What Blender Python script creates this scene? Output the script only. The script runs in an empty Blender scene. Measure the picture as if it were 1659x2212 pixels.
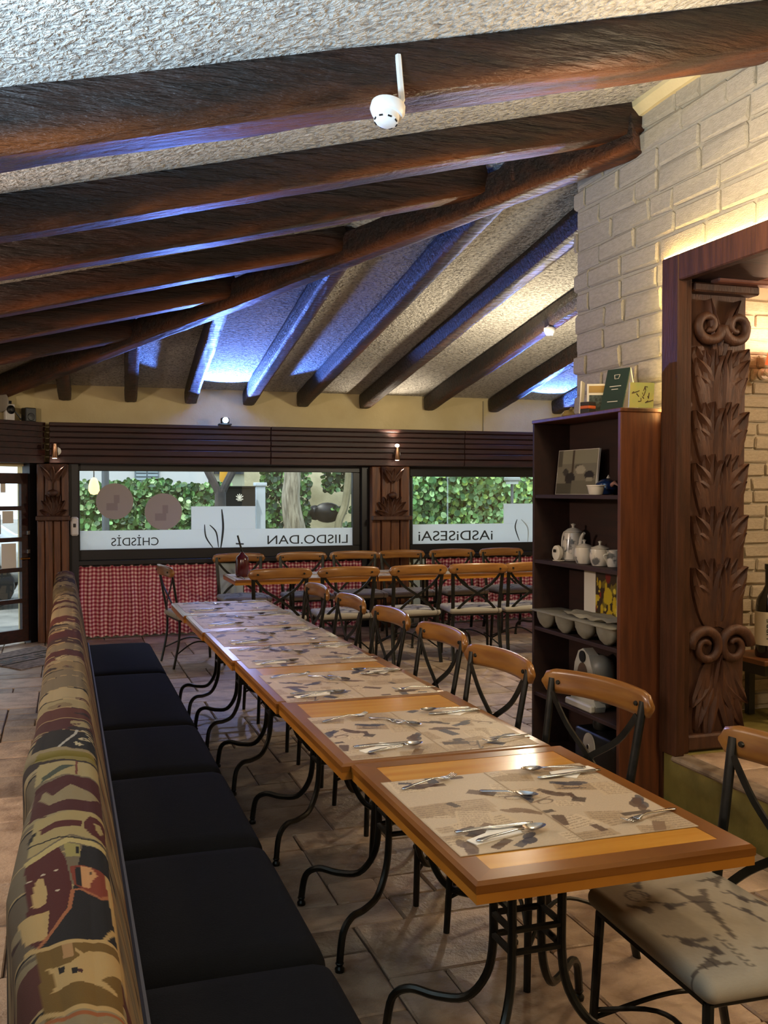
import bpy, math, random
import numpy as np
from mathutils import Vector, Matrix, noise
random.seed(7); RNG = np.random.default_rng(5)
PI = math.pi
SC = bpy.context.scene
COL = SC.collection
# ------------------------------------------------------------------ camera
H = 1.6; F = 2100.0; W_, H_ = 1659, 2212
YAW = math.radians(18.2); PITCH = math.atan(46 / F)
cam = bpy.data.cameras.new('camera'); camo = bpy.data.objects.new('camera', cam); COL.objects.link(camo)
cam.sensor_fit = 'VERTICAL'; cam.sensor_height = 36; cam.lens = 36 * F / H_
cam.clip_start = 0.05; cam.clip_end = 200
camo.location = (0, 0, H); camo.rotation_euler = (PI / 2 - PITCH, 0, -YAW)
SC.camera = camo
FW = Vector((math.sin(YAW) * math.cos(PITCH), math.cos(YAW) * math.cos(PITCH), -math.sin(PITCH)))
RT = Vector((math.cos(YAW), -math.sin(YAW), 0)); UP = RT.cross(FW)
def P(px, py, X=None, Y=None, Z=None, plane=None):
    """world point seen at a pixel of the photograph, on a known real plane"""
    d = FW + RT * ((px - W_ / 2) / F) + UP * ((H_ / 2 - py) / F)
    o = Vector((0, 0, H))
    if X is not None: t = X / d.x
    elif Y is not None: t = Y / d.y
    elif Z is not None: t = (Z - H) / d.z
    else:
        n, c = plane; n = Vector(n); t = (c - n.dot(o)) / n.dot(d)
    return o + d * t
# ------------------------------------------------------------------ colour, world, lights
def srgb(h):
    if isinstance(h, str):
        h = h.lstrip('#'); c = [int(h[i:i + 2], 16) / 255 for i in (0, 2, 4)]
    else: c = list(h)
    return tuple((x / 12.92 if x <= .04045 else ((x + .055) / 1.055) ** 2.4) for x in c)
SC.view_settings.view_transform = 'Standard'; SC.view_settings.look = 'None'
SC.view_settings.gamma = 1; SC.view_settings.use_curve_mapping = False
SC.view_settings.exposure = 0.45
wd = bpy.data.worlds.new('sky'); SC.world = wd; wd.use_nodes = True
bg = wd.node_tree.nodes['Background']; bg.inputs[0].default_value = (.72, .86, 1, 1); bg.inputs[1].default_value = 2.5
def light(name, kind, loc, power, color, size=.1, aim=None, **kw):
    l = bpy.data.lights.new(name, kind); o = bpy.data.objects.new(name, l); COL.objects.link(o)
    o.location = loc; l.energy = power; l.color = color
    if kind == 'AREA': l.shape = 'SQUARE'; l.size = size
    elif kind in ('POINT', 'SPOT'): l.shadow_soft_size = size
    for k, v in kw.items(): setattr(l, k, v)
    if aim is not None:
        o.rotation_euler = (Vector(aim) - Vector(loc)).to_track_quat('-Z', 'Y').to_euler()
    return o
light('sun', 'SUN', (0, 0, 10), 2.2, (1, .95, .85), aim=(2.0, 3.0, 4.0), angle=.03)
WARM = (1, .70, .38); BLUE = (.10, .24, 1.0)
light('warm_fill_near', 'AREA', (1.9, -.9, 3.0), 36, (1, .78, .52), size=.5, aim=(1.6, 2.2, .6))  # added warm area fill behind the camera, no fixture
light('warm_fill_middle', 'POINT', (2.3, 3.3, 2.75), 26, (1, .76, .48), size=.10)  # fixtureless warm point added inside the room as fill
light('warm_fill_left', 'POINT', (-1.7, 4.6, 2.1), 140, (1, .80, .66), size=.12)  # unseen point light added to brighten the left floor and beams
light('warm_fill_far', 'POINT', (3.9, 7.6, 2.35), 78, (1, .86, .62), size=.12)  # added fill for the far wall and ceiling, no lamp hangs there
light('cool_fill_left', 'AREA', (-1.5, 1.4, 1.3), 78, (.52, .76, 1), size=.8, aim=(-.45, 2.0, 2.85), spread=math.radians(88))  # cool area light added to brighten the ceiling, no window behind it
# ------------------------------------------------------------------ mesh helpers
class MB:
    def __init__(s): s.v = []; s.f = []; s.m = []
    def add(s, vs, fs, m=0):
        b = len(s.v); s.v.extend([tuple(v) for v in vs]); s.f.extend([tuple(i + b for i in f) for f in fs]); s.m.extend([m] * len(fs)); return s
    def box(s, lo, hi, b=0.0, M=None, m=0):
        lo = Vector(lo); hi = Vector(hi); c = (lo + hi) / 2; h = (hi - lo) / 2
        h = Vector((abs(h.x), abs(h.y), abs(h.z)))
        if b <= 0:
            vs = [Vector((c.x + h.x * i, c.y + h.y * j, c.z + h.z * k)) for i in (-1, 1) for j in (-1, 1) for k in (-1, 1)]
            fs = [(0, 1, 3, 2), (4, 6, 7, 5), (0, 4, 5, 1), (2, 3, 7, 6), (0, 2, 6, 4), (1, 5, 7, 3)]
        else:
            b = min(b, h.x * .9, h.y * .9, h.z * .9); vs = []; idx = {}
            for i in (-1, 1):
                for j in (-1, 1):
                    for k in (-1, 1):
                        for a in range(3):
                            p = [h.x - b, h.y - b, h.z - b]; p[a] = h[a]
                            idx[(i, j, k, a)] = len(vs); vs.append(Vector((c.x + i * p[0], c.y + j * p[1], c.z + k * p[2])))
            fs = []
            S = (-1, 1)
            for i in S: fs.append([idx[(i, *q, 0)] for q in ((-1, -1), (1, -1), (1, 1), (-1, 1))][::i])
            for j in S: fs.append([idx[(p, j, q, 1)] for p, q in ((-1, -1), (1, -1), (1, 1), (-1, 1))][::-j])
            for k in S: fs.append([idx[(p, q, k, 2)] for p, q in ((-1, -1), (1, -1), (1, 1), (-1, 1))][::k])
            for j in S:
                for k in S: fs.append([idx[(-1, j, k, 1)], idx[(1, j, k, 1)], idx[(1, j, k, 2)], idx[(-1, j, k, 2)]][::j * k])
            for i in S:
                for k in S: fs.append([idx[(i, -1, k, 2)], idx[(i, 1, k, 2)], idx[(i, 1, k, 0)], idx[(i, -1, k, 0)]][::i * k])
            for i in S:
                for j in S: fs.append([idx[(i, j, -1, 0)], idx[(i, j, 1, 0)], idx[(i, j, 1, 1)], idx[(i, j, -1, 1)]][::i * j])
                for j in S:
                    for k in S: fs.append([idx[(i, j, k, 0)], idx[(i, j, k, 1)], idx[(i, j, k, 2)]][::i * j * k])
            seen = set(); ff = []
            for f in fs:
                kf = tuple(sorted(f))
                if kf not in seen: seen.add(kf); ff.append(f)
            fs = ff
        if M is not None: vs = [M @ v for v in vs]
        return s.add(vs, fs, m)
    def tube(s, pts, r, n=8, cap=True, flat=None, m=0):
        """swept tube; r a number or list; flat=(a,b,normal) gives a flat strap of half sizes a,b"""
        pts = [Vector(p) for p in pts]; k = len(pts); vs = []; fs = []
        rs = r if isinstance(r, (list, tuple)) else [r] * k
        ref = None
        for i, p in enumerate(pts):
            t = (pts[min(i + 1, k - 1)] - pts[max(i - 1, 0)]).normalized()
            if flat: ref = Vector(flat[2])
            if ref is None: ref = Vector((0, 0, 1)) if abs(t.z) < .9 else Vector((1, 0, 0))
            u = (ref - t * ref.dot(t)).normalized(); w = t.cross(u)
            if not flat: ref = u
            for j in range(n):
                a = 2 * PI * (j + .5) / n
                if flat: q = p + u * (flat[1] * (1 if math.sin(a) > 0 else -1)) + w * (flat[0] * (1 if math.cos(a) > 0 else -1)) if n == 4 else p + u * flat[1] * math.sin(a) + w * flat[0] * math.cos(a)
                else: q = p + (u * math.sin(a) + w * math.cos(a)) * rs[i]
                vs.append(q)
        for i in range(k - 1):
            for j in range(n):
                a = i * n + j; b = i * n + (j + 1) % n
                fs.append((a, b, b + n, a + n))
        if cap: fs.append(tuple(range(n))[::-1]); fs.append(tuple((k - 1) * n + j for j in range(n)))
        return s.add(vs, fs, m)
    def lathe(s, prof, c=(0, 0, 0), n=20, m=0, sx=1, sy=1):
        vs = []; fs = []; k = len(prof)
        for r, z in prof:
            for j in range(n):
                a = 2 * PI * j / n; vs.append((c[0] + r * math.cos(a) * sx, c[1] + r * math.sin(a) * sy, c[2] + z))
        for i in range(k - 1):
            for j in range(n):
                a = i * n + j; b = i * n + (j + 1) % n; fs.append((a, b, b + n, a + n))
        fs.append(tuple(range(n))[::-1]); fs.append(tuple((k - 1) * n + j for j in range(n)))
        return s.add(vs, fs, m)
    def prism(s, poly, ex, M=None, m=0):
        """poly in local xy, extruded along z by ex"""
        n = len(poly); vs = [Vector((p[0], p[1], 0)) for p in poly] + [Vector((p[0], p[1], ex)) for p in poly]
        fs = [tuple(range(n))[::-1], tuple(range(n, 2 * n))] + [(i, (i + 1) % n, n + (i + 1) % n, n + i) for i in range(n)]
        if M is not None: vs = [M @ v for v in vs]
        return s.add(vs, fs, m)
    def rbox(s, lo, hi, r, n=5, puff=0.0, M=None):
        """box with round edges, slightly puffed"""
        lo = Vector(lo); hi = Vector(hi); c = (lo + hi) / 2; h = (hi - lo) / 2; N = n
        r = min(r, h.x, h.y, h.z); vs = {}; L = []; fs = []
        def vid(p):
            k = tuple(round(x, 5) for x in p)
            if k not in vs: vs[k] = len(L); L.append(Vector(p))
            return vs[k]
        for ax in range(3):
            for sg in (-1, 1):
                g = [[None] * (N + 1) for _ in range(N + 1)]
                for i in range(N + 1):
                    for j in range(N + 1):
                        p = [0, 0, 0]; p[ax] = sg; a, b = [(1, 2), (2, 0), (0, 1)][ax]
                        p[a] = math.sin((i / N * 2 - 1) * PI / 2) if 1 else 0; p[b] = math.sin((j / N * 2 - 1) * PI / 2)
                        g[i][j] = vid(p)
                for i in range(N):
                    for j in range(N):
                        q = (g[i][j], g[i + 1][j], g[i + 1][j + 1], g[i][j + 1]); fs.append(q if sg > 0 else q[::-1])
        out = []
        for p in L:
            q = Vector((p.x * h.x, p.y * h.y, p.z * h.z))
            inn = Vector([max(-(h[a] - r), min(h[a] - r, q[a])) for a in range(3)])
            d = q - inn
            if d.length > 1e-9: q = inn + d.normalized() * r
            if puff: q.z += puff * (1 - (q.x / h.x) ** 2) * (1 - (q.y / h.y) ** 2) * (1 if q.z > 0 else 0)
            q += c; out.append(M @ q if M is not None else q)
        return s.add(out, fs)
    def mesh(s, name, mats=(), smooth=False):
        me = bpy.data.meshes.new(name); me.from_pydata(s.v, [], s.f)
        if not isinstance(mats, (list, tuple)): mats = (mats,)
        for mm in mats: me.materials.append(mm)
        if len(mats) > 1: me.polygons.foreach_set('material_index', s.m)
        if smooth: me.polygons.foreach_set('use_smooth', [True] * len(me.polygons))
        me.update()
        if smooth and smooth != 'all':
            try: me.set_sharp_from_angle(angle=math.radians(40))
            except Exception: pass
        return me
    def build(s, name, mats, parent=None, smooth=False, loc=None):
        return ob(name, s.mesh(name, mats, smooth), parent, loc)
def ob(name, me, parent=None, loc=None):
    o = bpy.data.objects.new(name, me); COL.objects.link(o)
    if parent is not None: o.parent = parent
    if loc is not None: o.location = loc
    return o
def tag(o, label=None, cat=None, group=None, kind=None):
    if label: o['label'] = label
    if cat: o['category'] = cat
    if group: o['group'] = group
    if kind: o['kind'] = kind
    return o
def thing(name, label, cat, loc=(0, 0, 0), rz=0, group=None, kind=None):
    o = bpy.data.objects.new(name, None); COL.objects.link(o); o.location = loc; o.rotation_euler = (0, 0, rz)
    return tag(o, label, cat, group, kind)
def copy_tree(o, parent=None):
    c = o.copy(); COL.objects.link(c)
    if parent is not None: c.parent = parent
    for ch in KIDS.get(o, []) or list(o.children): copy_tree(ch, c)
    return c
KIDS = {}
def dup(root, label, loc, rz=0, group=None, scale=None):
    c = copy_tree(root); c['label'] = label; c.location = loc; c.rotation_euler = (0, 0, rz)
    if group: c['group'] = group
    return c
def rot(axis, deg): return Matrix.Rotation(math.radians(deg), 4, axis)
def T(*v): return Matrix.Translation(Vector(v))
def smoothpath(pts, n=6):
    pts = [Vector(p) for p in pts]; out = []
    for i in range(len(pts) - 1):
        p0 = pts[max(i - 1, 0)]; p1 = pts[i]; p2 = pts[i + 1]; p3 = pts[min(i + 2, len(pts) - 1)]
        for j in range(n):
            t = j / n
            out.append(.5 * ((2 * p1) + (p2 - p0) * t + (2 * p0 - 5 * p1 + 4 * p2 - p3) * t * t + (3 * p1 - p0 - 3 * p2 + p3) * t ** 3))
    out.append(pts[-1]); return out
def text(body, size, mat, parent, M, name='lettering', ex=.001, sx=1.0):
    c = bpy.data.curves.new(name, 'FONT'); c.body = body; c.size = size; c.extrude = ex
    c.align_x = 'CENTER'; c.align_y = 'CENTER'; c.materials.append(mat); c.space_character = sx
    o = bpy.data.objects.new(name, c); COL.objects.link(o)
    if parent is not None: o.parent = parent
    bpy.context.view_layer.update(); me = bpy.data.meshes.new_from_object(o); me.name = name; bpy.data.objects.remove(o)
    o = bpy.data.objects.new(name, me); COL.objects.link(o)
    if parent is not None: o.parent = parent
    o.matrix_local = M; return o
ORD = ['first', 'second', 'third', 'fourth', 'fifth', 'sixth', 'seventh', 'eighth', 'ninth', 'tenth', 'eleventh']
# ------------------------------------------------------------------ materials
def mat(name, col, rough=.6, metal=0, col2=None, scale=8, stretch=(1, 1, 1), bump=0, bscale=40, detail=4, emit=None, estr=0,
        trans=0, lo=.35, hi=.65, rnd=True, sheen=0, coat=0, spec=None, coords='Object', tint=0, dist=.02):
    m = bpy.data.materials.new(name); m.use_nodes = True; nt = m.node_tree; N = nt.nodes; L = nt.links
    b = N['Principled BSDF']; b.inputs['Roughness'].default_value = rough; b.inputs['Metallic'].default_value = metal
    b.inputs['Base Color'].default_value = (*srgb(col), 1)
    if trans: b.inputs['Transmission Weight'].default_value = trans
    if coat: b.inputs['Coat Weight'].default_value = coat; b.inputs['Coat Roughness'].default_value = .12
    if sheen: b.inputs['Sheen Weight'].default_value = sheen
    if spec is not None: b.inputs['Specular IOR Level'].default_value = spec
    if emit: b.inputs['Emission Color'].default_value = (*emit, 1); b.inputs['Emission Strength'].default_value = estr
    if col2 or bump:
        tc = N.new('ShaderNodeTexCoord'); mp = N.new('ShaderNodeMapping'); mp.inputs['Scale'].default_value = stretch
        src = tc.outputs[coords]
        if rnd:
            oi = N.new('ShaderNodeObjectInfo'); ml = N.new('ShaderNodeMath'); ml.operation = 'MULTIPLY'; ml.inputs[1].default_value = 37
            L.new(oi.outputs['Random'], ml.inputs[0]); ad = N.new('ShaderNodeVectorMath'); ad.operation = 'ADD'
            L.new(src, ad.inputs[0]); L.new(ml.outputs[0], ad.inputs[1]); src = ad.outputs[0]
        L.new(src, mp.inputs[0])
    if col2:
        nz = N.new('ShaderNodeTexNoise'); nz.inputs['Scale'].default_value = scale; nz.inputs['Detail'].default_value = detail
        L.new(mp.outputs[0], nz.inputs['Vector'])
        cr = N.new('ShaderNodeValToRGB'); cr.color_ramp.elements[0].position = lo; cr.color_ramp.elements[1].position = hi
        cr.color_ramp.elements[0].color = (*srgb(col), 1); cr.color_ramp.elements[1].color = (*srgb(col2), 1)
        L.new(nz.outputs['Fac'], cr.inputs[0]); out = cr.outputs[0]
        if tint:
            hs = N.new('ShaderNodeHueSaturation'); mr = N.new('ShaderNodeMapRange'); mr.inputs[3].default_value = 1 - tint; mr.inputs[4].default_value = 1 + tint
            o2 = N.new('ShaderNodeObjectInfo'); L.new(o2.outputs['Random'], mr.inputs[0]); L.new(mr.outputs[0], hs.inputs['Value']); L.new(out, hs.inputs['Color']); out = hs.outputs[0]
        L.new(out, b.inputs['Base Color'])
    if bump:
        n2 = N.new('ShaderNodeTexNoise'); n2.inputs['Scale'].default_value = bscale; n2.inputs['Detail'].default_value = 5; n2.inputs['Roughness'].default_value = .6
        L.new(mp.outputs[0], n2.inputs['Vector']); bp = N.new('ShaderNodeBump'); bp.inputs['Strength'].default_value = bump; bp.inputs['Distance'].default_value = dist
        L.new(n2.outputs['Fac'], bp.inputs['Height']); L.new(bp.outputs[0], b.inputs['Normal'])
    return m
def vmat(name, rough=.8, bump=0, bscale=300, spec=None, dist=.002):
    m = bpy.data.materials.new(name); m.use_nodes = True; nt = m.node_tree; N = nt.nodes; L = nt.links; b = N['Principled BSDF']
    a = N.new('ShaderNodeAttribute'); a.attribute_name = 'Col'; L.new(a.outputs['Color'], b.inputs['Base Color'])
    b.inputs['Roughness'].default_value = rough
    if spec is not None: b.inputs['Specular IOR Level'].default_value = spec
    if bump:
        n2 = N.new('ShaderNodeTexNoise'); n2.inputs['Scale'].default_value = bscale; tc = N.new('ShaderNodeTexCoord'); L.new(tc.outputs['Object'], n2.inputs['Vector'])
        bp = N.new('ShaderNodeBump'); bp.inputs['Strength'].default_value = bump; bp.inputs['Distance'].default_value = dist; L.new(n2.outputs['Fac'], bp.inputs['Height']); L.new(bp.outputs[0], b.inputs['Normal'])
    return m
def paint(me, cols):
    a = me.color_attributes.new('Col', 'FLOAT_COLOR', 'POINT'); c = np.ones((len(me.vertices), 4), dtype=np.float32); c[:, :3] = cols; a.data.foreach_set('color', c.ravel())
def inpoly(x, y, poly):
    r = np.zeros(x.shape, bool); n = len(poly); j = n - 1
    for i in range(n):
        xi, yi = poly[i]; xj, yj = poly[j]
        c = ((yi > y) != (yj > y)) & (x < (xj - xi) * (y - yi) / ((yj - yi) or 1e-9) + xi); r ^= c; j = i
    return r
def inell(x, y, cx, cy, a, b): return ((x - cx) / a) ** 2 + ((y - cy) / b) ** 2 < 1
def seg(x, y, x0, y0, x1, y1, w):
    dx, dy = x1 - x0, y1 - y0; t = np.clip(((x - x0) * dx + (y - y0) * dy) / (dx * dx + dy * dy + 1e-12), 0, 1)
    return (x - x0 - t * dx) ** 2 + (y - y0 - t * dy) ** 2 < w * w
M = {}
M['stucco_old'] = mat('stucco_ceiling', '#d0c6b4', .95, col2='#c2b8a6', scale=6, bump=1.0, bscale=42, rnd=False, dist=.035)
def stucco():
    m = bpy.data.materials.new('rough_stucco'); m.use_nodes = True; nt = m.node_tree; N = nt.nodes; L = nt.links; b = N['Principled BSDF']; b.inputs['Roughness'].default_value = .95
    tc = N.new('ShaderNodeTexCoord'); nz = N.new('ShaderNodeTexNoise'); nz.inputs['Scale'].default_value = 34; nz.inputs['Detail'].default_value = 4; nz.inputs['Roughness'].default_value = .55; nz.inputs['Distortion'].default_value = .6; L.new(tc.outputs['Object'], nz.inputs['Vector'])
    cr = N.new('ShaderNodeValToRGB'); e = cr.color_ramp.elements; e[0].position = .36; e[0].color = (*srgb('#a09a92'), 1); e[1].position = .52; e[1].color = (*srgb('#d6d0c6'), 1); L.new(nz.outputs['Fac'], cr.inputs[0]); L.new(cr.outputs[0], b.inputs['Base Color'])  # shade of the stucco pits darkened into the base colour
    bp = N.new('ShaderNodeBump'); bp.inputs['Strength'].default_value = 1; bp.inputs['Distance'].default_value = .06; L.new(nz.outputs['Fac'], bp.inputs['Height']); L.new(bp.outputs[0], b.inputs['Normal']); return m
M['stucco'] = stucco()
M['plaster'] = mat('cream_plaster', '#dccb9c', .9, col2='#d2bf8e', scale=3, bump=.15, bscale=30, rnd=False)
M['beam'] = mat('dark_rough_beam', '#1b0e09', .5, col2='#58290f', scale=4.0, stretch=(.35, 3, 3), bump=.9, bscale=9, lo=.48, hi=.85, dist=.04)
M['rafter'] = mat('dark_rafter', '#20100b', .5, col2='#482414', scale=4.0, stretch=(3, .35, 3), bump=.9, bscale=9, lo=.42, hi=.75, dist=.03)
def beammat(name):
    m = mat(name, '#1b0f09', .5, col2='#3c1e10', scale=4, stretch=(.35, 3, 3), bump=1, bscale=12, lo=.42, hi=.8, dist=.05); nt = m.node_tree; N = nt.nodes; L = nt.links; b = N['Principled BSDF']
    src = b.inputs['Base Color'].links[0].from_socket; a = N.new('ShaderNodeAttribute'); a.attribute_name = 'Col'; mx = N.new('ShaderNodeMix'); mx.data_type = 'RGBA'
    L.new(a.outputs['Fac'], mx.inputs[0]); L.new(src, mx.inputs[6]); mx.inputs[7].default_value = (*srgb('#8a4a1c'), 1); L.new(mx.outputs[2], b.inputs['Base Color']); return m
M['beam'] = beammat('dark_rough_beam'); M['rafter'] = beammat('dark_rafter')
M['darkwood'] = mat('dark_stained_wood', '#240f09', .5, col2='#3c1a10', scale=5, stretch=(.5, 6, 6), bump=.2, bscale=20)
M['darkwoodv'] = mat('dark_stained_wood_upright', '#4c2814', .45, col2='#74441f', scale=5, stretch=(6, 6, .5), bump=.2, bscale=20)
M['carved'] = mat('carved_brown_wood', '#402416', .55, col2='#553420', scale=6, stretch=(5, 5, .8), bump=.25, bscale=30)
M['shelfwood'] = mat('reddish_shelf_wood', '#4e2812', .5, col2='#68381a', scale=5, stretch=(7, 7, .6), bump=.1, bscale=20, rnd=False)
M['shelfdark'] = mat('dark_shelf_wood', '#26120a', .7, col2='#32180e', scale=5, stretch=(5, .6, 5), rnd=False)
M['brick'] = mat('painted_white_brick', '#b6ab95', .75, col2='#a89d86', scale=9, bump=.55, bscale=26, dist=.012)
M['mortar'] = mat('painted_mortar', '#a89e88', .85, bump=.4, bscale=30, rnd=False)
M['tile'] = mat('travertine_tile', '#b29a80', .42, col2='#6e543e', scale=7, bump=.8, bscale=40, lo=.42, hi=.78, tint=.34, dist=.010, detail=9)
M['grout'] = mat('dark_grout', '#4e3e30', .9, rnd=False)
M['edgewood'] = mat('table_edge_wood', '#70400f', .28, col2='#87531c', scale=4, stretch=(.6, .6, 5), coat=.3)
M['topwood'] = mat('table_top_pine', '#b8781e', .25, col2='#cc9238', scale=3.5, stretch=(.7, 7, 2), coat=.4, lo=.3, hi=.7)
M['railwood'] = mat('chair_rail_wood', '#80501f', .32, col2='#9c6a2e', scale=5, stretch=(.8, 6, 6), coat=.3)
M['iron'] = mat('dark_iron', '#23231f', .38, metal=.6, col2='#33322c', scale=20)
M['steel'] = mat('polished_steel', '#c9ccd0', .2, metal=1)
M['goldstrip'] = mat('table_edge_pine', '#a2641a', .28, col2='#b87a2a', scale=4, coat=.3)
M['napkin'] = mat('white_paper', '#e8e2d4', .8)
M['black'] = mat('black_upholstery', '#060608', .9, col2='#09090b', scale=30, bump=.2, bscale=200, rnd=False, spec=.2)
M['blackpl'] = mat('black_plastic', '#0e0e0f', .4)
M['white'] = mat('white_plastic', '#e4e0da', .4)
M['ceramic'] = mat('glazed_ceramic', '#d6cfc0', .2, coat=.3)
M['film'] = mat('frosted_film', '#93a8a2', .6)
M['letter'] = mat('dark_lettering', '#2c302e', .6)
M['letterw'] = mat('pale_lettering', '#c9d0cc', .6)
M['winblack'] = mat('black_window_frame', '#131012', .4)
M['led'] = mat('led_strip_glow', '#ffe9a0', .5, emit=(1, .74, .28), estr=30)
M['lampwhite'] = mat('lit_lamp', '#ffffff', .5, emit=(1, .88, .75), estr=25)
M['lampblue'] = mat('lit_blue_lamp', '#ffffff', .5, emit=(.45, .7, 1), estr=60)
def glass(name, tint=(.95, .98, .98), mix=.10):
    m = bpy.data.materials.new(name); m.use_nodes = True; nt = m.node_tree; nt.nodes.clear(); N = nt.nodes; L = nt.links
    o = N.new('ShaderNodeOutputMaterial'); t = N.new('ShaderNodeBsdfTransparent'); t.inputs[0].default_value = (*tint, 1)
    g = N.new('ShaderNodeBsdfGlossy'); g.inputs['Roughness'].default_value = .02; mx = N.new('ShaderNodeMixShader'); mx.inputs[0].default_value = mix
    L.new(t.outputs[0], mx.inputs[1]); L.new(g.outputs[0], mx.inputs[2]); L.new(mx.outputs[0], o.inputs[0]); return m
M['glass'] = glass('window_glass')
def filmmat():
    m = bpy.data.materials.new('frosted_window_film'); m.use_nodes = True; nt = m.node_tree; nt.nodes.clear(); N = nt.nodes; L = nt.links
    o = N.new('ShaderNodeOutputMaterial'); d = N.new('ShaderNodeBsdfDiffuse'); d.inputs[0].default_value = (*srgb('#dcdfe2'), 1)
    t = N.new('ShaderNodeBsdfTranslucent'); t.inputs[0].default_value = (*srgb('#ffffff'), 1); mx = N.new('ShaderNodeMixShader'); mx.inputs[0].default_value = .6
    L.new(d.outputs[0], mx.inputs[1]); L.new(t.outputs[0], mx.inputs[2]); L.new(mx.outputs[0], o.inputs[0]); return m
M['film'] = filmmat()
# ------------------------------------------------------------------ setting
YF = 11.0; XW = 2.92
def zA(X): return 2.935 + .25 * X
def zB(Y): return 4.291 - .141 * Y
def hipX(Y): return 5.424 - .564 * Y
def struct(o, label, cat): return tag(o, label, cat, kind='structure')
# corner where the far wall meets the angled door wall
CORN = Vector((-.32, 11.0, 0)); DD = Vector((-.78, -.63, 0)).normalized(); DN = Vector((-DD.y, DD.x, 0)) * -1
if DN.y > 0: DN = -DN
def dw(t, n, z): return CORN + DD * t + DN * n + Vector((0, 0, z))
# ---- floor: grout bed, single tiles
fl = MB().box((-6, -2.5, -.12), (9, 11.1, -.012)).build('floor', M['grout']); struct(fl, 'beige travertine floor of mixed rectangular tiles under the tables', 'floor')
def tiles(x0, x1, y0, y1, z, parent, first_budget, seed, skip=None):
    r = random.Random(seed); g = .2; nx = int(round((x1 - x0) / g)); ny = int(round((y1 - y0) / g)); occ = set(); L = []
    opts = [(3, 2), (2, 2), (2, 1), (1, 2), (2, 3), (1, 1), (2, 2), (3, 2)]
    for j in range(ny):
        for i in range(nx):
            if (i, j) in occ: continue
            r.shuffle(opts)
            for w, h in opts + [(1, 1)]:
                cells = [(i + a, j + b) for a in range(w) for b in range(h)]
                if all(c not in occ and c[0] < nx and c[1] < ny for c in cells):
                    occ.update(cells); L.append((x0 + (i + w / 2) * g, y0 + (j + h / 2) * g, w * g, h * g)); break
    return L
meshes = {}
def tile_mesh(w, h, v):
    k = (round(w, 2), round(h, 2), v)
    if k not in meshes:
        r = random.Random(hash(k) & 0xffff); g = .004; hw = w / 2 - g; hh = h / 2 - g
        mb = MB().box((-hw, -hh, -.03), (hw, hh, 0), b=.006)
        mb.v = [(x + r.uniform(-.003, .003), y + r.uniform(-.003, .003), z + (r.uniform(-.0012, .0012) if z > -.02 else 0)) for x, y, z in mb.v]
        meshes[k] = mb.mesh('tile', M['tile'])
    return meshes[k]
TL = tiles(-2.6, 6.8, .8, 11.0, 0, fl, 300, 3)
def vis(x, y):
    d = Vector((x, y, 0)) - Vector((0, 0, H)); z = d.dot(FW)
    if z < .3: return -1
    u = d.dot(RT) / z * F; v = d.dot(UP) / z * F
    if abs(u) > 900 or v < -1180: return -1
    if -.05 < x < .6 and y < 7.4: return -1
    if x > 2.7 and y < 5.4: return -1
    return F / z
TL2 = sorted(TL, key=lambda t: -vis(t[0], t[1]) * (t[2] * t[3]) ** .5)
rest = MB()
for k, (x, y, w, h) in enumerate(TL2):
    if k < 290 and vis(x, y) > 0:
        o = ob('tile', tile_mesh(w, h, k % 3), fl, (x, y, random.uniform(-.001, .0015)))
    else:
        rest.box((x - w / 2 + .005, y - h / 2 + .005, -.03), (x + w / 2 - .005, y + h / 2 - .005, random.uniform(-.001, .001)), b=.005)
tag(rest.build('tile_field', M['tile'], fl), kind='stuff')
# ---- ceiling: two sloping stucco planes meeting on the hip
def ceil_mesh():
    mb = MB(); xa = -6; t = .12
    A = [(xa, -2.5), (3.2, -2.5), (3.2, (5.424 - 3.2) / .564), (hipX(11.3), 11.3), (xa, 11.3)]
    vs = [(x, y, zA(x)) for x, y in A]; n = len(vs); vs += [(x, y, z + t) for x, y, z in vs]
    mb.add(vs, [tuple(range(n))[::-1], tuple(range(n, 2 * n))] + [(i, (i + 1) % n, n + (i + 1) % n, n + i) for i in range(n)])
    B = [(hipX(11.3), 11.3), (3.2, (5.424 - 3.2) / .564), (9, (5.424 - 3.2) / .564), (9, 11.3)]
    vs = [(x, y, zB(y)) for x, y in B]; n = 4; vs += [(x, y, z + t) for x, y, z in vs]
    mb.add(vs, [tuple(range(n))[::-1], tuple(range(n, 2 * n))] + [(i, (i + 1) % n, n + (i + 1) % n, n + i) for i in range(n)])
    return mb
struct(ceil_mesh().build('ceiling', M['stucco']), 'rough stucco ceiling in two slopes meeting under a long diagonal beam', 'ceiling')
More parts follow.
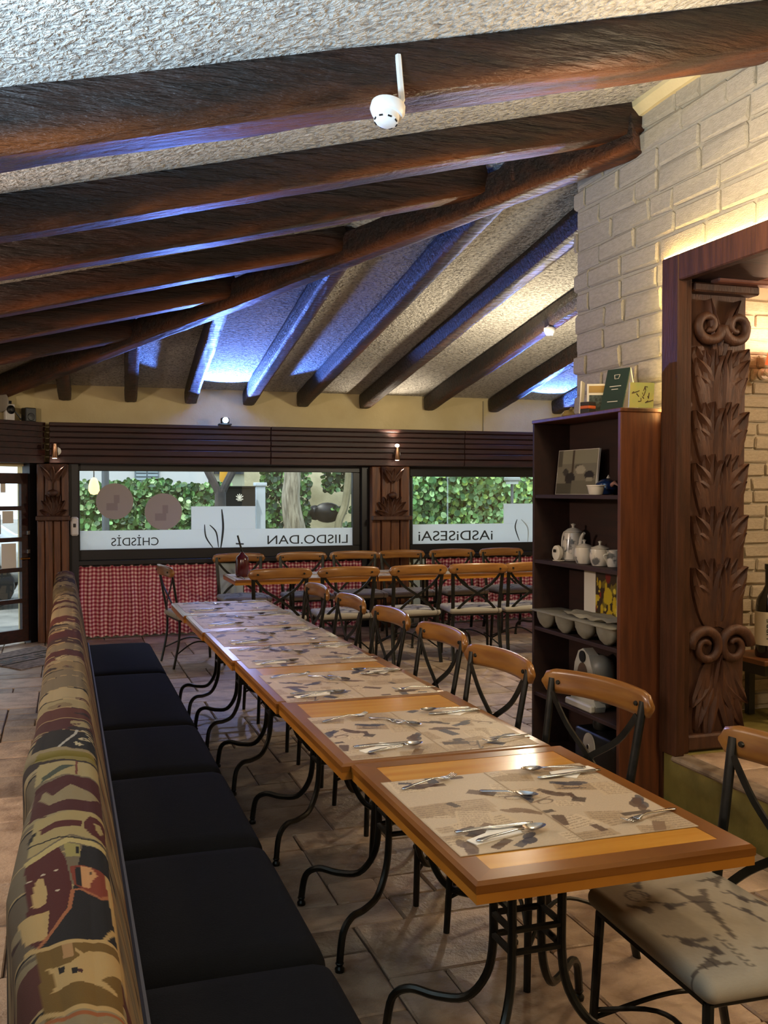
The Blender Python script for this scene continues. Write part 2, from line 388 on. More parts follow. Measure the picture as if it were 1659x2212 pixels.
# ---- rough beams
def rough_beam(p0, p1, w, h, name, mt, label, seed, n=46, wear=1.0):
    """p0,p1: axis ends; section w wide, h deep; octagonal hewn section"""
    p0 = Vector(p0); p1 = Vector(p1); d = p1 - p0; L = d.length; t = d.normalized()
    side = t.cross(Vector((0, 0, 1))).normalized(); up = side.cross(t).normalized(); vs = []; fs = []; K = 20; wr_ = []
    for i in range(n + 1):
        s = i / n * L
        ww = w / 2 * (1 + .07 * noise.noise((s * .8, seed, 0))); hh = h / 2 * (1 + .07 * noise.noise((s * .7, seed, 9)))
        off = side * .012 * noise.noise((s * .5, seed, 3)) + up * .012 * noise.noise((s * .5, seed, 5))
        for j in range(K):
            a = 2 * PI * (j + .5) / K; ca, sa = math.cos(a), math.sin(a)
            e = 7; q = (abs(ca) ** e + abs(sa) ** e) ** (-1 / e)
            q *= 1 + .05 * noise.noise((s * 4, j * 1.7, seed)) + .025 * noise.noise((s * 14, j * 3.1, seed))
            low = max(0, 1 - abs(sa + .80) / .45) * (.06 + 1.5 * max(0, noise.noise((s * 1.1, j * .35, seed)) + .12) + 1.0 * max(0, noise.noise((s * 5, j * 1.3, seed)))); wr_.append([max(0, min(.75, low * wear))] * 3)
            vs.append(p0 + t * s + off + side * ca * q * ww + up * sa * q * hh)
    for i in range(n):
        for j in range(K):
            a = i * K + j; b = i * K + (j + 1) % K; fs.append((a, b, b + K, a + K))
    fs.append(tuple(range(K))[::-1]); fs.append(tuple(n * K + j for j in range(K)))
    o = MB().add(vs, fs).build(name, mt, None, 'all'); paint(o.data, np.array(wr_))
    tag(o, label, 'beam', kind='structure'); return o
AY = [3.49, 4.60, 5.41, 6.43, 7.45, 8.6]
lab = ['nearest and thickest dark beam, carrying the smoke detector on its conduit', 'dark ceiling beam ending rounded on the top of the white brick wall', 'third dark crosswise beam, butting into the diagonal beam at its upper end',
       'fourth dark crosswise beam, butting into the middle of the diagonal beam', 'fifth dark crosswise beam with a reddish underside', 'last short crosswise beam, reddish and lowest over the door']
for i, y in enumerate(AY):
    x1 = XW + .06 if i < 2 else hipX(y) + .02
    hw = (.27, .205) if i == 0 else (.215, .18)
    rough_beam((-5, y, zA(-5) - hw[1] / 2 + .012), (x1, y, zA(x1) - hw[1] / 2 + .012), hw[0], hw[1], 'ceiling_beam', M['beam'], lab[i], 3.1 * i + 1, n=60)
ya, yb = 4.52, 10.98
rough_beam((hipX(ya) + .04, ya, zB(ya) - .16), (hipX(yb), yb, zB(yb) - .13), .17, .20, 'ceiling_beam', M['beam'], 'long diagonal beam where the two ceiling slopes meet', 40, n=60)
# rafters of the far slope: lower and upper ends seen in the photograph, on the slope's own plane
nB = (0, .141, 1); cB = 4.291 - .12
ends = [((140, 862), (136, 805)), ((282, 872), (286, 750)), ((411, 868), (470, 685)), ((536, 872), (722, 582)), ((652, 876), (1046, 462)), ((786, 880), (1250, 495)), ((925, 880), (1262, 652)), ((1064, 880), (1262, 762)), ((1200, 884), (1280, 845))]
rl = ['short rafter nearest the door corner', 'short upright-looking rafter left of the blue-lit bay', 'rafter along the left edge of the blue-lit bay', 'rafter with a bright blue underside above the blue lamp', 'rafter right of the blue-lit bay meeting the diagonal beam',
      'long dark rafter running behind the brick wall corner', 'rafter with a small smoke detector on its far end', 'rafter over the right-hand window', 'last rafter, half hidden behind the brick wall']
for i, ((ax, ay), (bx, by)) in enumerate(ends):
    a = P(ax, ay - 14, Y=YF - .02); u = P(bx, by, plane=(nB, cB - .02))
    d = Vector((u.x - a.x, u.y - a.y)); 
    X0, Y0 = a.x, YF - .05; k = d.x / d.y
    if i < 5:   # stop on the hip line
        Yh = (5.424 - X0 + k * Y0) / (k + .564)
        Yh = Yh if abs(k) < 5 else u.y
    else: Yh = max(4.9, u.y - .8)
    Xh = X0 + k * (Yh - Y0)
    rough_beam((X0, Y0, zB(Y0) - .10), (Xh, Yh, zB(Yh) - .10), .135, .17, 'rafter', M['rafter'], rl[i] + ' under the far ceiling slope', 60 + 5 * i, n=36, wear=.35)
# ---- far wall (plaster above, low wall below) with two wide windows
def X_at(px, Y): return P(px, 1060, Y=Y).x
ZT = P(470, 919, Y=YF - .25).z; ZBt = P(470, 1004, Y=YF - .25).z       # fascia top and bottom
W1 = (P(165, 1100, Y=YF).x, P(782, 1100, Y=YF).x); W2 = (P(884, 1100, Y=YF).x, 6.3)
ZS = P(470, 1204, Y=YF).z; ZH = ZBt + .02
wf = MB()
wf.box((CORN.x, YF + .02, ZBt), (7, YF + .2, 3.3))
wf.box((CORN.x, YF + .02, 0), (7, YF + .2, ZS - .04))
for a, b in ((CORN.x, W1[0]), (W1[1], W2[0]), (W2[1], 7)): wf.box((a, YF + .02, 0), (b, YF + .2, ZBt + .02))
wf = wf.build('wall_far', M['plaster']); struct(wf, 'cream plastered far wall above the wooden fascia, behind both windows', 'wall')
MB().box((4.9, YF - .005, ZT), (4.905, YF + .03, 2.7)).build('wall_seam', M['mortar'], wf)
wl = MB().box(dw(0, 0, 0) * 0, (0.001, .001, .001))
# angled wall with the door opening (t from .12 to 1.15)
def slab(mb, t0, t1, n0, n1, z0, z1):
    p = [dw(t0, n0, z0), dw(t1, n0, z0), dw(t1, n1, z0), dw(t0, n1, z0)]; q = [v + Vector((0, 0, z1 - z0)) for v in p]
    return mb.add(p + q, [(0, 3, 2, 1), (4, 5, 6, 7), (0, 1, 5, 4), (1, 2, 6, 5), (2, 3, 7, 6), (3, 0, 4, 7)])
wa = MB(); slab(wa, -.1, 6.5, -.2, 0, ZBt - .03, 3.2); slab(wa, 1.3, 6.5, -.2, 0, 0, ZBt); slab(wa, -.1, .04, -.2, 0, 0, ZBt)
struct(wa.build('wall_left', M['plaster']), 'angled cream wall over the glazed entrance door', 'wall')
struct(MB().box((-6, -2.6, 0), (9, -2.5, 4.4)).build('wall_back', M['plaster']), 'plastered wall behind the viewpoint', 'wall')
struct(MB().box((-5.2, -2.5, 0), (-5.1, 7.2, 3.4)).build('wall_side', M['plaster']), 'plastered side wall left of the viewpoint', 'wall')
struct(MB().box((6.9, 4.9, 0), (7, 11.1, 3.6)).build('wall_right', M['plaster']), 'cream end wall right of the far windows', 'wall')
# fascia of boards over the windows
def fascia(name, label, t0, t1, place, nseg):
    r = thing(name, label, 'fascia', kind='structure'); zs = [ZBt + (ZT - ZBt) * q for q in (0, .19, .35, .49, .63, .77, .90, 1.0)]
    for s in range(nseg):
        a = t0 + (t1 - t0) * s / nseg; b = t0 + (t1 - t0) * (s + 1) / nseg - .004
        for k in range(7):
            o = (0, .012, 0, .012, .004, .014, .022)[k]
            mb = MB(); place(mb, a, b, o, zs[k] + .003, zs[k + 1] - .003); mb.build('plank', M['darkwood'], r)
    return r
def pl_far(mb, a, b, o, z0, z1): mb.box((a, YF - .25 - o, z0), (b, YF - .20, z1), b=.006)
fa = fascia('trim_1', 'dark boarded fascia running above both windows', P(106, 950, Y=YF - .25).x, 6.9, pl_far, 3)
MB().box((P(106, 950, Y=YF - .25).x + .01, YF - .21, ZBt + .002), (6.9, YF + .015, ZT - .004)).build('soffit', M['darkwood'], fa)
def pl_ang(mb, a, b, o, z0, z1):
    p = [dw(a, .22 + o, z0), dw(b, .22 + o, z0), dw(b, .18, z0), dw(a, .18, z0)]; q = [v + Vector((0, 0, z1 - z0)) for v in p]
    mb.add(p + q, [(0, 3, 2, 1), (4, 5, 6, 7), (0, 1, 5, 4), (1, 2, 6, 5), (2, 3, 7, 6), (3, 0, 4, 7)])
fb = fascia('trim_2', 'dark boarded fascia above the entrance door', .02, 4.5, pl_ang, 1)
mb = MB(); slab(mb, .03, 4.5, .002, .185, ZBt + .002, ZT - .004); mb.build('soffit', M['darkwood'], fb)
# ---- windows
def window(n, x0, x1, label, zt):
    r = thing('window_%d' % n, label, 'window', kind='structure')
    for nm, lo, hi in (('sill', (x0 + .01, YF - .12, ZS - .05), (x1 - .01, YF + .1, ZS + .0)), ('frame', (x0, YF - .03, ZS), (x1, YF + .05, ZS + .11)), ('frame', (x0, YF - .03, zt), (x1, YF + .05, ZBt + .02)),
                       ('frame', (x0, YF - .03, ZS + .11), (x0 + .035, YF + .05, zt)), ('frame', (x1 - .12, YF - .03, ZS + .11), (x1, YF + .05, zt))):
        MB().box(lo, hi, b=.004).build(nm, M['winblack'], r)
    MB().box((x0 + .03, YF + .0, ZS + .1), (x1 - .1, YF + .006, zt + .01)).build('pane', M['glass'], r)
    return r
w1 = window(1, W1[0], W1[1], 'wide shop window with two round stickers and frosted band', P(470, 1019, Y=YF).z)
w2 = window(2, W2[0], W2[1], 'shop window full of ivy beside the bookcase, with frosted band', P(1000, 1030, Y=YF).z)
def filmrect(par, a, b, c, d, name='frosted_film', zb=None):
    p = P(a, b, Y=YF - .006); q = P(c, d, Y=YF - .006)
    if zb: q.z = zb + .0005
    return MB().box((p.x, YF - .006, q.z), (q.x, YF - .002, p.z)).build(name, M['film'], par)
f1 = filmrect(w1, 169, 1147, 774, 1187)
f1b = filmrect(w1, 413, 1094, 552, 1147, zb=P(169, 1147, Y=YF - .006).z)
f2 = filmrect(w2, 886, 1133, 1230, 1176); f2b = filmrect(w2, 1088, 1088, 1230, 1133, zb=P(886, 1133, Y=YF - .006).z)
def wtext(par, s, px0, px1, py, size, sx=1.0, m='letter', dy=0):
    p = P((px0 + px1) / 2, py, Y=YF - .012)
    t = text(s, size, M[m], par, Matrix.Translation((p.x, YF - .012 - dy, p.z)) @ rot('Z', 180) @ rot('X', 90), 'lettering', .001, sx)
    bpy.context.view_layer.update(); wpx = (P(px1, py, Y=YF).x - P(px0, py, Y=YF).x)
    dx = max(v.co.x for v in t.data.vertices) - min(v.co.x for v in t.data.vertices); t.scale = (wpx / dx, 1, 1)
    return t
wtext(w1, 'CHİSDİS', 241, 343, 1171, .125)
wtext(w1, 'LIISDO.DAN', 579, 752, 1166, .145)
wtext(w2, 'iASDiSESAi', 905, 1065, 1158, .17)
def stroke(par, pts, w=.008, m='letter'):
    pp = smoothpath([P(x, y, Y=YF - .012) for x, y in pts], 5); r = [w * (.35 + .65 * math.sin(PI * (i + .6) / (len(pp) + .2))) for i in range(len(pp))]
    MB().tube(pp, r, 6).build('logo_stroke', M[m], par)
stroke(w1, [(442, 1133), (445, 1160), (460, 1183)]); stroke(w1, [(453, 1134), (467, 1150), (472, 1182)]); stroke(w1, [(479, 1100), (482, 1140), (477, 1184)], .012); 
stroke(w2, [(1117, 1122), (1113, 1140), (1122, 1168)]); stroke(w2, [(1126, 1122), (1140, 1140), (1140, 1170)], .008, 'letterw')
# ---- brick wall (painted), laid brick by brick, with the framed opening to the annexe
brick_meshes = []
for k in range(6):
    mb = MB().box((-.5, -.5, -.5), (.5, .5, .5), b=.001); r = random.Random(k)
    mb = MB(); V = []; b = .06
    mb.box((-.5, -.5, -.5), (.5, .5, .5), b=.0001)
    sx, sy, sz = .25, .06, .075; mb = MB().box((-sx / 2, -sy / 2, -sz / 2), (sx / 2, sy / 2, sz / 2), b=.009)
    mb.v = [(x / sx + r.uniform(-.02, .02), y / sy + r.uniform(-.06, .06), z / sz + r.uniform(-.06, .06)) for x, y, z in mb.v]
    brick_meshes.append(mb.mesh('brick', M['brick']))
def bricks(parent, org, ux, un, u0, u1, z0, z1, hole=None, course=.122, bl=.36, joint=.011, budget=290, seed=1, jag=None):
    r = random.Random(seed); ux = Vector(ux); un = Vector(un); n = 0; extra = []
    R = Matrix((ux, un, (0, 0, 1))).transposed().to_4x4(); k = 0; z = z0
    while z < z1 - .02:
        u = u0 - (bl / 2 if k % 2 else 0) + r.uniform(-.02, .02)
        while u < u1 - .02:
            L = bl * r.choice((1, 1, .96, 1.05, .55)); a = max(u, u0); b = min(u + L, u1); u += L
            if jag: b = min(b, u1 - jag * (k % 2) * .5)
            segs = [(a, b)]
            zc = z + course / 2
            if hole:
                h0, h1, hz = hole
                if zc < hz: segs = [s for s in ((a, min(b, h0)), (max(a, h1), b)) if s[1] - s[0] > .02]
            for a_, b_ in segs:
                if b_ - a_ < .03: continue
                o = ob('brick', brick_meshes[r.randrange(6)], parent)
                pr = r.uniform(-.002, .003)
                o.matrix_local = T(*(org + ux * ((a_ + b_) / 2) + un * (pr - .026) + Vector((0, 0, zc)))) @ R @ Matrix.Diagonal((b_ - a_ - joint, .06, course - joint, 1)).to_4x4()
                n += 1
        z += course; k += 1
    return n
YE = P(1240, 700, X=XW).y; YO = 4.23; ZO = P(1448, 556, X=XW - .05).z       # wall end, opening edge and top
wr = MB()
wr.box((XW + .012, YO, 0), (XW + .045, YO + .12, 3.75)); wr.box((XW + .012, YO + .12, 0), (XW + .42, YE - .02, 3.75)); wr.box((XW + .012, .4, ZO - .01), (XW + .42, YO, 3.75)); wr.box((XW + .012, -2.5, 0), (XW + .42, .4, 3.75))
wr = wr.build('wall_brick', M['mortar']); struct(wr, 'white painted brick wall with the framed opening, beside the bookcase', 'wall')
nb = bricks(wr, Vector((XW, 0, 0)), (0, 1, 0), (-1, 0, 0), 2.9, YE, 1.80, 3.62, hole=(-9, YO, ZO), seed=4, jag=.06)
# cornice plaster in the corner with the ceiling
cp = smoothpath([P(1100, 335, X=XW - .0), (XW, 5.1, 3.64), (XW, 4.2, 3.655), (XW, 3.0, 3.66), (XW, 1.5, 3.66)], 8)[8:]
MB().tube(cp, .07, 8).build('cove', M['plaster'], wr)
# raised floor of the annexe
PF = Vector((2.88, 4.13, 0))
lg = MB().box((2.89, -2.4, 0), (6.8, 4.9, .272)).build('raised_floor', mat('ochre_step_paint', '#8c8040', .6, col2='#6e6430', scale=6, bump=.3, bscale=12, rnd=False)); struct(lg, 'raised annexe floor with an ochre painted riser and wooden nosing', 'platform')
MB().box((2.855, -2.4, .25), (2.96, 4.13, .283), b=.012).build('nosing', mat('worn_grey_nosing', '#8a7a66', .6, col2='#5c4c3c', scale=14), lg)
for i in range(14):
    for j in range(3):
        x = 2.965 + j * .4; y = 4.12 - (i + 1) * .3 + .05 * (j % 2)
        MB().box((x, y, .262), (x + .392, y + .292, .28), b=.004).build('tile', M['tile'], lg)
# frame round the opening
M['framewood'] = mat('red_brown_frame_wood', '#38200f', .6, spec=.25, col2='#4c2c18', scale=6, stretch=(6, 6, .6), bump=.25, bscale=20)
fr = thing('opening_frame', 'red brown timber frame with a glowing strip along its outer edge', 'door frame', kind='structure')
MB().box((XW - .06, YO - .14, .28), (XW - .005, YO, ZO), b=.006).build('post', M['framewood'], fr)
MB().box((XW - .06, .5, ZO - .13), (XW - .005, YO - .14, ZO), b=.006).build('header', M['framewood'], fr)
MB().box((XW - .04, YO + .001, 1.96), (XW - .022, YO + .008, ZO + .01)).build('light_strip', M['led'], fr)
MB().box((XW - .04, .5, ZO + .001), (XW - .022, YO + .008, ZO + .01)).build('light_strip', M['led'], fr)
MB().box((XW - .005, YO - .10, .28), (XW + .05, YO + .0, ZO - .05), b=.005).build('jamb_strip', M['framewood'], fr)
MB().box((XW - .0, .5, ZO - .10), (XW + .42, YO, ZO - .02), b=.004).build('lintel_board', M['darkwood'], fr)
# annexe: brick wall facing the viewpoint, side wall, ceiling
YA = 4.9
an = MB().box((XW + .4, YA + .012, .27), (6.8, YA + .2, 3.3)).build('wall_annexe', M['mortar']); struct(an, 'cream painted brick wall of the annexe behind the carved post', 'wall')
bricks(an, Vector((0, YA, 0)), (1, 0, 0), (0, -1, 0), 3.3, 4.6, .29, 2.7, seed=9, course=.082, bl=.22)
struct(MB().box((6.7, -2.5, .27), (6.8, YA, 3.3)).build('wall_annexe_side', M['plaster']), 'side wall of the annexe', 'wall')
struct(MB().box((XW + .43, -2.5, 2.95), (6.8, YA, 3.05)).build('ceiling_annexe', M['plaster']), 'low ceiling of the annexe', 'ceiling')
light('annexe_fill', 'POINT', (4.5, 3.4, 2.5), 44, (1, .74, .52), size=.1)  # unseen point light added to brighten the annexe bricks
# ---- carved post inside the opening
def blade(pts, w, hgt, base=0, taper=1.0):
    """a carved leaf: pts (u,v) spine in the panel plane, raised over it (toward -y)"""
    pts = smoothpath([(p[0], 0, p[1]) for p in pts], 5); n = len(pts); vs = []; fs = []; K = 7
    for i, p in enumerate(pts):
        t = (pts[min(i + 1, n - 1)] - pts[max(i - 1, 0)]).normalized(); nr = Vector((-t.z, 0, t.x)); s = i / (n - 1)
        ww = w * (math.sin(PI * min(1, .12 + s * .92) ** .8) ** .7 if taper else 1); ww = max(ww, .004)
        lift = hgt * (.35 + .65 * s)
        for k, q in enumerate((-1, -.95, -.5, 0, .5, .95, 1)):
            h = (0, .75, 1.0, .45, 1.0, .75, 0)[k]
            vs.append(p + nr * q * ww + Vector((0, -(base + lift * h if k not in (0, 6) else 0), 0)))
    for i in range(n - 1):
        for k in range(K - 1): a = i * K + k; fs.append((a, a + 1, a + K + 1, a + K))
    fs.append(tuple(range(K))); fs.append(tuple((n - 1) * K + k for k in range(K))[::-1])
    return vs, fs
def spiral(cx, cz, r0, turns, sg, start=0): return [(cx + sg * r0 * (1 - .75 * t) * math.cos(start + turns * 2 * PI * t), cz + r0 * (1 - .75 * t) * math.sin(start + turns * 2 * PI * t)) for t in [i / 26 for i in range(27)]]
XC0, XC1 = XW + .09, P(1622, 900, Y=YO - .05).x; XM = (XC0 + XC1) / 2; HWc = (XC1 - XC0) / 2; YP = YO - .02
ZP0 = .28; ZP1 = P(1540, 622, Y=YO - .05).z
cv = thing('carved_post', 'tall brown wooden post panel carved with acanthus leaves and scrolls', 'carved panel', kind=None)
MB().box((XW + .05, YP, ZP0), (XC1 - .01, YP + .12, ZP1), b=.006).build('backboard', M['carved'], cv)
MB().box((XC0 - .03, YP - .05, ZP0), (XC1, YP, ZP0 + .08), b=.01).build('plinth', M['carved'], cv)
MB().box((XC0 - .02, YP - .07, ZP1 - .03), (XC1 + .02, YP + .02, ZP1 + .015), b=.008).build('cap_moulding', M['carved'], cv)
tiers = 5; z0 = .98; dz = (ZP1 - .32 - z0) / tiers
for k in range(tiers):
    zc = z0 + k * dz; L = []
    for sg in (-1, 1):
        for j, (sp, up, w) in enumerate(((.95, .52, .075), (.98, .86, .08), (.62, 1.02, .065), (.30, 1.04, .05))):
            L.append(([(sg * .01, zc - .08), (sg * HWc * sp * .45, zc + dz * up * .42), (sg * HWc * sp * .92, zc + dz * up)], w, .035 + .008 * (j % 2)))
    L.append(([(0, zc - .05), (0, zc + dz * .5), (0, zc + dz * .92)], .05, .06))
    for pts, w, h in L:
        vs, fs = blade(pts, w, h); MB().add([Vector((XM, YP, 0)) + v for v in vs], fs).build('carved_leaf', M['carved'], cv, True)
for sg in (-1, 1):
    for cz, r0, st, tu in ((.80, .10, 0, 1.4), (ZP1 - .19, .085, PI, 1.3)):
        pts = [(x, 0, z) for x, z in spiral(sg * .085, cz, r0, tu, sg, st)]
        MB().tube([Vector((XM + x, YP - .03, z)) for x, _, z in pts], [.026 * (1 - .6 * i / 26) + .004 for i in range(27)], 8).build('carved_scroll', M['carved'], cv, 'all')
    for sp, up in ((.95, .0), (.8, -.12), (.45, -.2)):
        vs, fs = blade([(sg * .02, .72), (sg * HWc * sp * .5, .60 + up * .3), (sg * HWc * sp, .50 + up)], .06, .04); MB().add([Vector((XM, YP, 0)) + v for v in vs], fs).build('carved_leaf', M['carved'], cv, True)
    vs, fs = blade([(sg * .01, ZP1 - .34), (sg * .04, ZP1 - .2), (sg * .09, ZP1 - .06)], .035, .06); MB().add([Vector((XM, YP, 0)) + v for v in vs], fs).build('carved_leaf', M['carved'], cv, True)
    vs, fs = blade([(sg * .03, ZP1 - .42), (sg * .13, ZP1 - .36), (sg * HWc * .9, ZP1 - .30)], .05, .04); MB().add([Vector((XM, YP, 0)) + v for v in vs], fs).build('carved_leaf', M['carved'], cv, True)
vs, fs = blade([(0, .52), (0, .62), (0, .76)], .04, .05); MB().add([Vector((XM, YP, 0)) + v for v in vs], fs).build('carved_leaf', M['carved'], cv, True)
# carved shell crest over the opening, with pink annexe light put into its colour
M['crest'] = mat('pink_lit_crest_wood', '#7a4634', .45, col2='#8a5644', scale=6, bump=.1)
cr = thing('carved_crest', 'fan of carved curled leaves tinted with pink light above the annexe opening', 'carving')
pc = P(1680, 604, Y=YO - .12)
for k, (a, L) in enumerate(((178, .40), (170, .37), (160, .32), (148, .27), (134, .22), (118, .20), (100, .19), (80, .19))):
    ca, sa = math.cos(math.radians(a)), math.sin(math.radians(a))
    vs, fs = blade([(0, 0), (ca * L * .5, sa * L * .5 + .01), (ca * L, sa * L * .85)], .03, .05)
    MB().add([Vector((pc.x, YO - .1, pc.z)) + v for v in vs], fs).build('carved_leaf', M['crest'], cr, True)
MB().box((P(1545, 600, Y=YO - .1).x, YO - .13, pc.z - .035), (pc.x + .25, YO - .06, pc.z - .008), b=.006).build('ledge', M['crest'], cr)
# ---- pilasters with carved capitals
def pilaster(pxa, pxb, label, Y, place=None):
    x0 = P(pxa, 1200, Y=Y).x; x1 = P(pxb, 1200, Y=Y).x; r = thing('pilaster', label, 'pilaster', group='carved pilasters of the window wall')
    n = 4; w = (x1 - x0) / n; xm = (x0 + x1) / 2
    for k in range(n): MB().box((x0 + k * w + .003, Y - (.02 if k % 2 else 0), 0), (x0 + (k + 1) * w - .003, Y + .10, ZBt - .005), b=.008).build('plank', M['darkwoodv'], r)
    zc = P((pxa + pxb) / 2, 1114, Y=Y).z
    MB().box((x0 - .01, Y - .10, zc - .05), (x1 + .01, Y - .005, zc), b=.008).build('moulding', M['carved'], r)
    hw = (x1 - x0) * .42
    for sg in (-1, 1):
        for a, up in ((.98, .06), (.85, .16), (.55, .22), (.22, .22)):
            vs, fs = blade([(sg * .02, 0), (sg * hw * a * .6, up * .6), (sg * hw * a, up)], .035, .05); MB().add([Vector((xm, Y - .03, zc)) + v for v in vs], fs).build('carved_leaf', M['carved'], r, True)
    MB().lathe([(0.001, -.04), (.035, -.02), (.045, .0), (.035, .025), (.001, .04)], (xm, Y - .08, zc + .24), 12, sx=1.2).build('carved_boss', M['carved'], r, 'all')
    zk = ZBt - .01; prof = [(.001, -.20), (.02, -.17), (.03, -.13), (.05, -.11), (.10, -.08), (.13, -.03), (.14, 0)]
    MB().lathe([(max(.001, a), b) for a, b in prof], (xm, Y - .06, zk), 14, sy=.6).build('corbel', M['carved'], r, True)
    for sg in (-1, 0, 1):
        vs, fs = blade([(sg * .02, -.16), (sg * .07, -.09), (sg * .12, -.02)], .03, .03); MB().add([Vector((xm, Y - .12, zk)) + v for v in vs], fs).build('carved_leaf', M['carved'], r, True)
    return r
pilaster(80, 150, 'carved boarded pilaster between the entrance door and first window', YF - .22)
pilaster(803, 884, 'carved boarded pilaster between the two windows', YF - .235)
MB().box((P(150, 1200, Y=YF - .1).x, YF - .12, 0), (W1[0] + .02, YF + .02, ZBt)).build('window_post', M['winblack'], wf)
MB().box((W1[1] - .03, YF - .1, 0), (P(803, 1200, Y=YF - .1).x, YF + .02, ZBt)).build('window_post', M['winblack'], wf)
# ---- entrance door in the angled wall
dr = thing('door_1', 'glazed entrance door with dark wooden bars at the left edge', 'door', kind='structure')
pw = PITCH
def dP(px, py): return P(px, py, plane=(tuple(DN), DN.dot(CORN + DN * .05)))
def dt(px): return (dP(px, 1200) - CORN).dot(DD)
zt = dP(30, 1022).z
def db(name, t0, t1, z0, z1, n0=.03, n1=.075, m='darkwood'):
    mb = MB(); slab(mb, t0, t1, n0, n1, z0, z1); return mb.build(name, M[m] if isinstance(m, str) else m, dr)
t_r = dt(58); t_l = dt(44)
db('stile', t_r, t_l, .02, zt); db('stile', 1.18, 1.28, .02, zt); db('jamb', dt(76), t_r - .005, 0, ZBt, -.02, .10, 'winblack')
db('rail', t_l, 1.18, zt - .11, zt); db('rail', t_l, 1.18, .02, .15)
for y in (1098, 1166, 1232, 1300): z = dP(22, y).z; db('glazing_bar', t_l, 1.18, z - .022, z + .022)
db('pane', t_l, 1.18, .14, zt - .1, .05, .055, 'glass')
for y in (1150, 1190): z = dP(62, y).z; mb = MB(); slab(mb, t_r + .01, t_r + .04, .075, .12, z - .02, z + .02); mb.build('bolt', M['steel'], dr)
z = dP(58, 1205).z; mb = MB(); mb.tube([dw(t_r + .03, .075, z), dw(t_r + .03, .13, z), dw(t_r + .13, .13, z)], .011, 8); mb.build('handle', mat('brass', '#a07038', .3, metal=1), dr)
for a, b, c, d in ((0, 1034, 11, 1064), (4, 1104, 28, 1130), (2, 1175, 34, 1232)):
    p = dP(a, b); q = dP(c, d); ta, tb = (p - CORN).dot(DD), (q - CORN).dot(DD)
    mb = MB(); slab(mb, tb, ta, .056, .058, q.z, p.z); tag(mb.build('paper_notice', M['napkin']), {0: 'topmost white notice taped to the door glass', 4: 'small white notice on the second door pane', 2: 'large white notice on the third door pane'}[a], 'notice', 'paper notices on the door')
# ------------------------------------------------------------------ lamps on the fascia
def floodlamp(px, py, label, power):
    p = P(px, py, Y=YF - .30); t = thing('flood_lamp', label, 'lamp', (p.x, p.y, ZT + .0), group='blue flood lamps on the fascia')
    MB().box((-.07, .0, .002), (.07, .1, .02), b=.004).build('bracket', M['blackpl'], t)
    MB().box((-.045, -.0, .02), (.045, .07, .085), b=.01).build('housing', M['blackpl'], t)
    MB().lathe([(.001, 0), (.03, .001), (.03, .01), (.001, .012)], (0, 0, 0), 14).build('lens', M['lampblue'], t).matrix_local = T(0, -.002, .055) @ rot('X', 80)
    light('flood_light', 'SPOT', (p.x, p.y - .06, ZT + .10), power, BLUE, size=.02, aim=(p.x - .1, p.y - 3.0, ZT + 2.9), spot_size=math.radians(104), spot_blend=.2)
    light('flood_spill', 'SPOT', (p.x, p.y - .06, ZT + .10), power * .17, (.42, .48, 1), size=.03, aim=(p.x, p.y - 4, ZT - 1.0), spot_size=math.radians(120), spot_blend=.6)
    return t
floodlamp(487, 909, 'glaring blue white flood lamp on the fascia over the first window', 330)
floodlamp(1183, 912, 'small blue flood lamp on the fascia partly hidden by the bookcase top', 150)
def spotlamp(px, py, up, label):
    p = P(px, py, Y=YF - .34); t = thing('spot_lamp', label, 'lamp', (p.x, p.y, p.z), group='metal spot lamps over the pilasters')
    MB().tube([(.02, .09, -.0), (.02, .02, 0)], .012, 8).build('arm', M['steel'], t)
    MB().lathe([(.045, 0), (.045, .015), (.001, .016)], (0, 0, 0), 16).build('wall_rose', M['steel'], t).matrix_local = T(.02, .085, 0) @ rot('X', 90)
    MB().lathe([(.001, -.075), (.032, -.075), (.034, -.07), (.027, .075), (.001, .078)], (0, 0, 0), 16).build('shade', mat('copper_shade', '#b08a70', .25, metal=1), t, True)
    MB().lathe([(.001, -.002), (.024, -.001), (.001, .002)], (0, 0, -.077), 14).build('bulb', M['lampwhite'], t)
    if up: MB().lathe([(.001, 0), (.018, .002), (.026, .016), (.018, .03), (.001, .034)], (0, 0, .078), 14).build('top_bulb', M['lampwhite'], t)
    light('spot_down', 'SPOT', (p.x, p.y - .01, p.z - .085), 14, (1, .78, .62), size=.02, aim=(p.x, p.y + .12, p.z - 1), spot_size=math.radians(100), spot_blend=.6)
    if up: light('spot_up', 'SPOT', (p.x, p.y, p.z + .13), 22, (1, .86, .66), size=.02, aim=(p.x - .2, p.y - .1, p.z + 1), spot_size=math.radians(110), spot_blend=.7)
spotlamp(118, 974, False, 'copper spot lamp pointing down over the pilaster beside the door')
spotlamp(858, 980, True, 'glaring spot lamp over the pilaster between the two windows')
